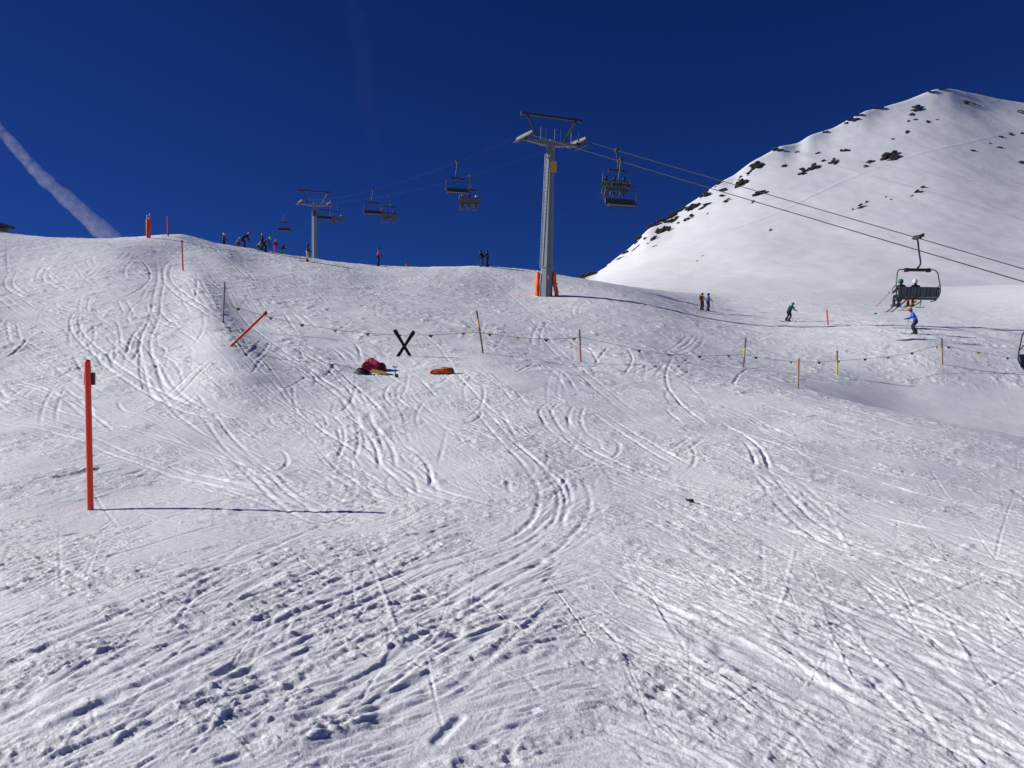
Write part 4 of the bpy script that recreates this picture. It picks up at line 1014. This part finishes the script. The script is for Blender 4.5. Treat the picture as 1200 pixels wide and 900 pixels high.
# smooth wind scoop on the right: little texture inside it (bounded on the ground plan)
lipx = [P3(*t)[0] for t in ((900, 446, 35), (936, 456, 33), (1000, 474, 30), (1060, 490, 28), (1130, 504, 26), (1200, 517, 24.5), (1350, 535, 23))]
lipy = [35, 33, 30, 28, 26, 24.5, 23]
lip = np.interp(FX, lipx, lipy, left=99)
farx = [P3(*t)[0] for t in ((940, 450, 38), (981, 445, 41.5), (1040, 437, 43), (1104, 436, 43.5), (1160, 436, 44), (1250, 437, 44.5))]
fary = [38, 41.5, 43, 43.5, 44, 44.5]
farl = np.interp(FX, farx, fary, left=0)
scoop = sstep(0, .5, FY - lip) * sstep(0, 1.2, farl - FY)
rough = 1 - .80 * scoop
lod = lambda lam: np.clip((lam / (RR * .0036) - 1.6) / 2.0, 0, 1).astype(np.float32)
FLOW = [((100, 850), (2, -1)), ((300, 720), (2.2, -1)), ((80, 680), (3, -1)), ((500, 660), (1.9, -1)), ((640, 600), (1, -1.1)), ((100, 550), (3, -.5)), ((60, 480), (2, .6)), ((200, 460), (1, .6)), ((600, 510), (1, 1)), ((680, 480), (1, .8)), ((480, 500), (.7, 1)),
        ((900, 520), (2, .75)), ((1100, 600), (3, .9)), ((1000, 700), (2.4, .9)), ((780, 660), (2, .9)), ((850, 820), (2, 1)), ((1100, 860), (2.2, 1)), ((600, 820), (2, -.4)), ((500, 760), (2, -.9)), ((700, 400), (2.5, .6)), ((450, 350), (2, .8)),
        ((900, 380), (3, .4)), ((1100, 360), (3, .3)), ((260, 360), (.5, 1)), ((100, 320), (2, -.6)), ((60, 400), (1.5, .8)), ((340, 440), (1.2, 1)), ((760, 560), (2.5, .9))]
FP = np.array([f[0] for f in FLOW], float); FV = np.array([np.array(f[1]) / np.hypot(*f[1]) for f in FLOW])
def flow(px, py):
    w = 1 / (((FP - (px, py)) ** 2).sum(1) + 900) ** 1.5; v = (FV * w[:, None]).sum(0)
    return math.atan2(v[1], v[0])
lane = Field(rad, fa, fx, fy)
for k in range(420):
    px = rng.uniform(-60, 1260); py = 300 + 620 * rng.random() ** 1.1; x, y = px, py; pl = []; off = rng.normal(0, .08)
    for i in range(int(rng.integers(4, 10))):
        if not (-140 < x < 1340 and 290 < y < 980): break
        pl.append(quick(x, y)); a_ = flow(x, y) + off; st = 30 if y > 500 else 18; x += math.cos(a_) * st; y += math.sin(a_) * st
    if len(pl) < 3: continue
    Ym = np.mean([q[1] for q in pl]); w = rng.uniform(.05, .22) * max(1, Ym / 7) ** .9 * (1 if Ym > 5 else .8); sg = 1.0 if rng.random() < .5 else -1.0
    lane.stroke(pl, w * 1.6, (lambda w, sg: (lambda d: (sg * np.exp(-(d / w) ** 4)).astype(np.float32)))(w, sg), .2)
lane_m = np.clip(.5 + .42 * lane.H, 0, 1)
H = np.zeros(FX.shape, np.float32)
patch = sstep(.25, .95, lane_m * .75 + .25 + .45 * perlin(fx / 2.3, fy / 2.9, 40, 11) + .35 * perlin(fx / .7, fy / .9, 4, 1)).astype(np.float32)
near_soft = sstep(12, 4, FY) * sstep(-.5, .8, FX + .4)          # smoother skidded snow in the lower right
H += (perlin(fx / 3.5, fy / 3.5, 1, 2) * .045 + perlin(fx / 1.6, fy / 1.6, 31, 22) * .030) * np.clip(RR / 12, .25, 1)
for lam, amp in ((.75, .010), (.36, .0050), (.18, .0032), (.09, .0020), (.045, .0013), (.024, .0008)):
    n = perlin(fx / lam, fy / (lam * 1.25), lam * 300, lam * 170)
    H += n * amp * lod(lam) * (.25 + .9 * patch)
# clods: sharp-edged lumps thrown up by edges
for lam, amp, th in ((.42, .008, .22), (.20, .011, .20), (.10, .0105, .20), (.055, .0070, .18), (.03, .0040, .18)):
    wx = fx + .3 * lam * perlin(fx / lam * 1.9, fy / lam * 1.9, 5, 77); n = perlin(wx / lam, fy / lam, 130 + lam * 91, 60 + lam * 33)
    H += (sstep(th, th + .22, n) * amp * (.75 if lam > .15 else .95) * (1 - .55 * near_soft) * lod(lam) * (.05 + 1.1 * patch) * (1 + 1.3 * sstep(8, 26, RR))).astype(np.float32)
far_lumps = sstep(14, 40, RR)
for lam, amp, th in ((1.1, .022, .22), (.6, .030, .20), (.33, .028, .2)):
    n = perlin(fx / lam, fy / lam / 1.4, 230 + lam * 91, 160 + lam * 33)
    H += (sstep(th, th + .3, n) * amp * far_lumps * patch).astype(np.float32)
field.H += (H * rough).astype(np.float32)

base_noise = field.H.copy(); field.H[:] = 0
# --- main ski tracks, traced as curves on the slope
def to_ground(pl): return [quick(*q) for q in pl]
def pair(gap, w, dep, rim=.22):
    def f(d):
        e = np.abs(d - gap)
        return (-dep * np.exp(-(e / w) ** 2) + rim * dep * np.exp(-((e - 2.0 * w) / (.9 * w)) ** 2)).astype(np.float32)
    return f
def single(w, dep, rim=.3):
    def f(d): return (-dep * np.exp(-(d / w) ** 2) + rim * dep * np.exp(-((d - 2.0 * w) / (.9 * w)) ** 2)).astype(np.float32)
    return f
def band(w, dep):
    def f(d): return (-dep * (1 - sstep(w * .7, w, d)) + dep * .5 * np.exp(-((d - w * 1.25) / (w * .3)) ** 2)).astype(np.float32)
    return f
def track(pl, kind='pair', k=1.0, taper=.12):
    g = np.array(to_ground(pl)); Ym = float(g[:, 1].mean()); s = max(1.0, Ym / 14); k = k * (.55 + .45 * float(sstep(6, 16, Ym)))
    path = smooth_path(g, 8)
    if kind == 'pair': w = .032 * s ** .5; field.stroke(path, .17 * s ** .3 + w * 4, pair(.14 * s ** .3, w, .015 * k * s ** .5), taper)
    elif kind == 'single': w = .030 * s ** .5; field.stroke(path, w * 4.5, single(w, .015 * k * s ** .5), taper)
    else: field.stroke(path, .30 * s ** .3, band(.17 * s ** .3, .014 * k), taper)
T = [([(185, 300), (188, 318), (188, 332), (184, 350), (183, 365), (176, 385), (170, 400), (171, 415), (178, 440), (186, 462), (205, 476)], 'pair', 1.5),
     ([(124, 358), (108, 363), (92, 366), (87, 378), (92, 392), (105, 405), (120, 418), (135, 432), (160, 449), (195, 468), (240, 485), (300, 500)], 'pair', 1.5),
     ([(214, 303), (200, 308), (195, 320), (198, 332), (212, 345), (235, 360), (262, 378)], 'pair', 1.4),
     ([(160, 300), (172, 312), (176, 326), (168, 336), (156, 344), (140, 350)], 'single', 1.6), ([(153, 380), (150, 370), (158, 358), (178, 346)], 'single', 1.2),
     ([(16, 318), (10, 332), (22, 344), (42, 351)], 'pair', 1.4), ([(52, 322), (60, 331), (76, 339)], 'pair', 1.2), ([(8, 419), (24, 408), (32, 397)], 'single', 2.2),
     ([(135, 508), (100, 478), (60, 460), (20, 447), (-20, 440)], 'single', 1.3), ([(-20, 492), (60, 503), (105, 517), (150, 535), (215, 554), (290, 572)], 'pair', 1.2),
     ([(-20, 575), (20, 568), (60, 559), (142, 541)], 'single', 3.2), ([(-10, 572), (40, 568), (90, 558), (130, 548)], 'band', 3.0), ([(125, 563), (170, 549)], 'single', 1.8), ([(140, 565), (177, 552)], 'single', 1.8),
     ([(-20, 590), (40, 592), (100, 586), (135, 578)], 'single', 1.3), ([(-20, 460), (60, 478), (140, 500), (230, 525), (300, 548)], 'single', 1.0),
     ([(150, 390), (165, 400), (190, 432), (215, 465), (270, 490)], 'single', 1.2), ([(250, 420), (225, 440), (205, 462), (190, 468)], 'pair', 1.3), ([(235, 395), (205, 405), (185, 414)], 'single', 1.2),
     ([(167, 385), (155, 395), (148, 415)], 'single', 2.2), ([(163, 420), (165, 440), (170, 460)], 'single', 1.5), ([(183, 425), (190, 445), (200, 460)], 'single', 1.5),
     ([(40, 905), (120, 850), (200, 805), (300, 755), (400, 710), (500, 668), (590, 640), (632, 615), (643, 590), (640, 568), (620, 542), (590, 512), (565, 485), (545, 465)], 'pair', 1.7),
     ([(225, 905), (320, 845), (400, 790), (480, 740), (560, 690), (640, 640), (672, 608), (680, 585), (672, 562), (650, 548)], 'pair', 1.6),
     ([(655, 625), (662, 600), (660, 575), (645, 555), (610, 525), (580, 498)], 'single', 1.6),
     ([(-20, 880), (100, 820), (200, 772), (330, 702), (430, 655), (520, 620)], 'pair', 1.5), ([(-20, 800), (90, 742), (180, 700), (290, 655), (390, 610), (470, 575)], 'single', 1.6),
     ([(-20, 745), (60, 715), (150, 688), (250, 660), (340, 625)], 'pair', 1.1), ([(-20, 700), (130, 652), (270, 612)], 'single', 1.3), ([(-20, 648), (120, 622), (240, 597)], 'single', 1.2), ([(-20, 672), (60, 655), (150, 640)], 'pair', .9),
     ([(350, 905), (480, 830), (560, 780), (660, 700)], 'single', .9), ([(290, 905), (420, 820), (540, 745), (620, 690)], 'pair', 1.1),
     ([(0, 620), (120, 690), (240, 740), (330, 760)], 'single', .8), ([(90, 905), (240, 815), (360, 750)], 'single', 1.5),
     ([(655, 470), (640, 480), (642, 492), (662, 512), (700, 535), (760, 562), (820, 580)], 'pair', 1.2), ([(678, 478), (673, 492), (680, 508), (700, 520)], 'pair', 1.1), ([(700, 485), (740, 510), (800, 545)], 'pair', 1.1),
     ([(408, 495), (412, 515), (405, 540)], 'pair', 1.5), ([(432, 500), (448, 522), (455, 550)], 'pair', 1.5), ([(470, 520), (500, 545), (505, 570)], 'single', 1.5),
     ([(868, 508), (882, 518), (894, 530), (902, 550)], 'single', 2.2), ([(872, 518), (880, 528), (886, 545)], 'single', 1.6), ([(893, 555), (912, 580), (935, 605), (970, 628), (1040, 660), (1110, 690)], 'pair', 1.4),
     ([(800, 725), (840, 748), (880, 772), (930, 800), (960, 815)], 'band', 1.6), ([(825, 715), (900, 760), (1010, 828)], 'single', 1.2), ([(700, 660), (760, 700), (850, 745), (960, 800), (1060, 850)], 'single', 1.0),
     ([(820, 700), (930, 740), (1050, 790), (1160, 830), (1220, 850)], 'pair', 1.2), ([(860, 690), (1000, 740), (1130, 780), (1220, 800)], 'single', 1.4), ([(800, 640), (900, 680), (1050, 740), (1220, 800)], 'single', 1.3),
     ([(690, 620), (800, 650), (950, 690), (1220, 760)], 'pair', 1.0), ([(900, 610), (1050, 650), (1220, 690)], 'pair', 1.2), ([(860, 570), (1000, 600), (1220, 650)], 'single', 1.4), ([(900, 520), (1040, 555), (1220, 590)], 'pair', 1.2),
     ([(830, 490), (930, 530), (1060, 575), (1220, 610)], 'single', 1.4), ([(960, 500), (1060, 525), (1220, 560)], 'single', 1.3), ([(880, 470), (980, 500), (1100, 530), (1220, 552)], 'single', 1.2),
     ([(240, 300), (262, 330), (275, 360), (310, 395), (360, 430), (410, 468), (450, 520)], 'single', 1.0), ([(300, 400), (350, 430), (400, 462), (430, 500), (440, 530)], 'pair', 1.2),
     ([(330, 400), (380, 425), (420, 462), (450, 500)], 'pair', 1.1), ([(735, 408), (741, 422), (732, 438)], 'single', 1.8), ([(688, 406), (697, 418), (700, 426)], 'single', 1.6), ([(712, 408), (704, 418), (698, 424)], 'single', 1.6),
     ([(790, 415), (782, 432), (781, 448), (795, 470), (830, 500)], 'single', 1.6), ([(860, 452), (862, 444), (875, 434), (905, 430)], 'single', 1.8), ([(808, 418), (790, 436)], 'single', 1.2), ([(540, 440), (560, 465), (600, 500)], 'single', 1.0),
     ([(760, 345), (830, 372), (920, 385), (1000, 392)], 'pair', 1.2), ([(950, 365), (1000, 375), (1080, 392), (1200, 408)], 'pair', 1.6), ([(1020, 385), (1080, 398), (1160, 404), (1220, 410)], 'single', 1.8), ([(900, 352), (960, 362), (1040, 372)], 'single', 1.6),
     ([(700, 345), (760, 360), (850, 372)], 'single', 1.3), ([(460, 330), (560, 350), (700, 372)], 'single', 1.0), ([(380, 320), (450, 345), (540, 370)], 'pair', 1.0), ([(250, 290), (275, 312), (290, 325)], 'single', 1.2),
     ([(930, 462), (1010, 482), (1100, 505), (1220, 526)], 'band', -1.0)]
for pl, kind, k in T: track(pl, kind, k)
# --- thousands of short edge scrapes following the local run of the piste
def in_scoop(px, py, X, Y): return 930 < px and 436 < py < 522 and Y > np.interp(X, lipx, lipy, left=99)
# long runs: skiers' lines followed down the slope for many metres
for k in range(330):
    px = rng.uniform(-60, 1240); py = 300 + 600 * rng.random() ** .85
    n = int(rng.integers(5, 14)); step = rng.uniform(22, 40) * (1.0 if py > 480 else .6); ph = rng.uniform(0, 6.28); am = rng.uniform(.03, .28) * (1.6 if 300 < py < 520 else .7); fr_ = rng.uniform(.3, .8); off = rng.normal(0, .10)
    pl = []; x, y = px, py; bad = False
    for i in range(n):
        if not (-120 < x < 1320 and 285 < y < 960): break
        X, Y = quick(x, y)
        if in_scoop(x, y, X, Y) or Y > 100: bad = True; break
        pl.append((x, y)); a = flow(x, y) + off + am * math.sin(ph + i * fr_); x += math.cos(a) * step; y += math.sin(a) * step
    if len(pl) >= 4: track(pl, 'pair' if rng.random() < .5 else 'single', float(rng.uniform(.25, .95)), .25)
# criss-crossing short turns on the left bank and across the middle of the piste
for k in range(260):
    if k < 130: x, y = rng.uniform(-20, 245), rng.uniform(292, 470)
    else: x, y = rng.uniform(300, 820), rng.uniform(350, 560)
    a = rng.uniform(.2, 2.9); cv = rng.normal(0, .22); pl = []; st = rng.uniform(5, 11)
    for i in range(int(rng.integers(5, 10))):
        pl.append((x, y)); x += math.cos(a) * st * 1.2; y += math.sin(a) * st * .7; a += cv
        if x > 262 and k < 130: break
    if len(pl) >= 4: track(pl, 'pair' if rng.random() < .4 else 'single', float(rng.uniform(.4, 1.3)), .3)
field.stroke([(a, b) for a, b in zip(lipx[1:], lipy[1:])], 1.2, lambda d: (.15 * np.exp(-(d / .38) ** 2)).astype(np.float32), .05)
NS = 14000
for k in range(NS):
    px = rng.uniform(-40, 1240); py = 282 + 640 * rng.random() ** (1.15)
    if py > 915: continue
    X, Y = quick(px, py)
    if Y > 112 or in_scoop(px, py, X, Y): continue
    ang = flow(px, py) + rng.normal(0, .11 if rng.random() < .85 else .5)
    nearf = float(sstep(470, 650, py))
    L = 12 + 46 * rng.random() ** 2.0 + nearf * (20 + 120 * rng.random() ** 1.5); bend = rng.normal(0, .14)
    p = []
    for t in (-.5, -.17, .17, .5):
        a = ang + bend * t; p.append(quick(px + math.cos(a) * L * t, py + math.sin(a) * L * t))
    p = np.array(p)
    seg = np.hypot(*(p[3] - p[0]))
    if seg > 9 + Y * .25: continue
    s = max(.8, Y / 13); wd = (.007 + .015 * rng.random() ** 2) * s ** .8; dep = (.0022 + .0058 * rng.random() ** 2) * s ** .65
    if rng.random() < .6: f = single(wd, dep, .45)
    else: f = (lambda wd, dep: (lambda d: (dep * .9 * np.exp(-(d / wd) ** 2) - .35 * dep * np.exp(-((d - 2 * wd) / wd) ** 2)).astype(np.float32)))(wd, dep)
    field.stroke(p, wd * 4, f, .3)
brk = np.clip(.75 + .55 * perlin(fx / .55, fy / .8, 71, 12) * lod(.5) + .45 * perlin(fx / .16, fy / .2, 7, 92) * lod(.16) + .45 * perlin(fx / 2.5, fy / 3.5, 7, 2), .15, 1.3)
field.H *= brk.astype(np.float32); lim = (.0035 + .0021 * RR).astype(np.float32); field.H = lim * np.tanh(field.H / lim); field.H += base_noise
# --- single boot holes and lumps close to the camera
for k in range(110):
    px = rng.uniform(-20, 1220); py = rng.uniform(600, 900)
    if px > 650 and rng.random() < .6: continue
    X, Y = quick(px, py); a = rng.uniform(-.5, .5) + .4; L = rng.uniform(.03, .14); w = rng.uniform(.02, .05); sg = 1 if rng.random() < .55 else -1
    p = np.array([(X - math.sin(a) * L, Y - math.cos(a) * L), (X, Y), (X + math.sin(a) * L, Y + math.cos(a) * L)])
    dep = rng.uniform(.003, .010) * sg
    field.stroke(p, w * 3.5, (lambda w, dep: (lambda d: (dep * np.exp(-(d / w) ** 4) - dep * .35 * np.exp(-((d - 1.9 * w) / (.6 * w)) ** 2)).astype(np.float32)))(w, dep))

fade = sstep(2900, 128, RR) * 0 + np.where(RR < 126, 1, 0)
edge = np.minimum(1, np.minimum(np.arange(len(fa)), np.arange(len(fa))[::-1]) / 12.0)[None]
FZ2 = FZ + field.H * (sstep(130, 110, RR) * edge)
BR, BA = np.meshgrid(rad, ba, indexing='ij'); BX = BR * np.sin(BA); BY = BR * np.cos(BA); BA2 = np.where(BA > math.pi, BA - 2 * math.pi, BA)
BZ = ground_h(BX, BY)
GX = np.concatenate([FX, BX], 1); GY = np.concatenate([FY, BY], 1); GZ = np.concatenate([FZ2, BZ], 1)
# polar order runs clockwise, so mirror the winding
ground = grid_mesh('ground', GX[:, ::-1], GY[:, ::-1], GZ[:, ::-1], SNOW, wrap=True, centre=(0, 0, -1.6))
gr = np.concatenate([(1 - .72 * scoop) * (.30 + .75 * patch), np.ones(BX.shape)], 1)[:, ::-1].ravel().astype(np.float32)
att = ground.data.attributes.new('grain', 'FLOAT', 'POINT'); att.data.foreach_set('value', np.append(gr, 1).astype(np.float32))
tag(ground, 'snow covered ski slope cut by many ski tracks', None, None, 'structure')

# ------------------------------------------------------------------ contrail
def contrail(name, path, widths, dens, label, seed):
    m = bpy.data.materials.new(name + '_vapour'); m.use_nodes = True; nt = m.node_tree; nt.nodes.clear()
    out = nt.nodes.new('ShaderNodeOutputMaterial'); vol = nt.nodes.new('ShaderNodeVolumePrincipled'); vol.inputs['Color'].default_value = (.95, .95, 1, 1); vol.inputs['Anisotropy'].default_value = .2
    tc = nt.nodes.new('ShaderNodeTexCoord'); n = nt.nodes.new('ShaderNodeTexNoise'); n.inputs['Scale'].default_value = .018; n.inputs['Detail'].default_value = 5; n.inputs['Roughness'].default_value = .62
    nt.links.new(tc.outputs['Object'], n.inputs['Vector'])
    mr = nt.nodes.new('ShaderNodeMapRange'); mr.inputs['From Min'].default_value = .30; mr.inputs['From Max'].default_value = .72; mr.inputs['To Max'].default_value = dens
    nt.links.new(n.outputs['Fac'], mr.inputs['Value']); nt.links.new(mr.outputs['Result'], vol.inputs['Density']); nt.links.new(vol.outputs[0], out.inputs['Volume'])
    Y = 6000.0; pts = smooth_path([P3(px, py, Y) for px, py in path], 8); W = np.interp(np.linspace(0, 1, len(pts)), np.linspace(0, 1, len(widths)), widths) * Y / 930 / 2
    c = pts[len(pts) // 2]; rs = random.Random(seed)
    mb = MB(); mb.tube([Vector(p) - Vector(c) for p in pts], [w * (1 + .12 * rs.uniform(-1, 1)) for w in W], 14)
    o = mb.build(name, m, None, smooth=True); o.location = Vector(c); tag(o, label, None, None, 'stuff')
    return o
contrail('contrail', [(-90, 50), (0, 152), (45, 203), (90, 243), (135, 285), (160, 310)], [12, 13, 15, 20, 27, 28], .0052, 'broad white contrail slanting down the left of the blue sky', 1)
contrail('faint_contrail', [(408, -20), (424, 60), (428, 110), (434, 150), (446, 200)], [22, 26, 24, 20, 8], 0.00006, 'very faint vapour streak in the upper sky', 2)
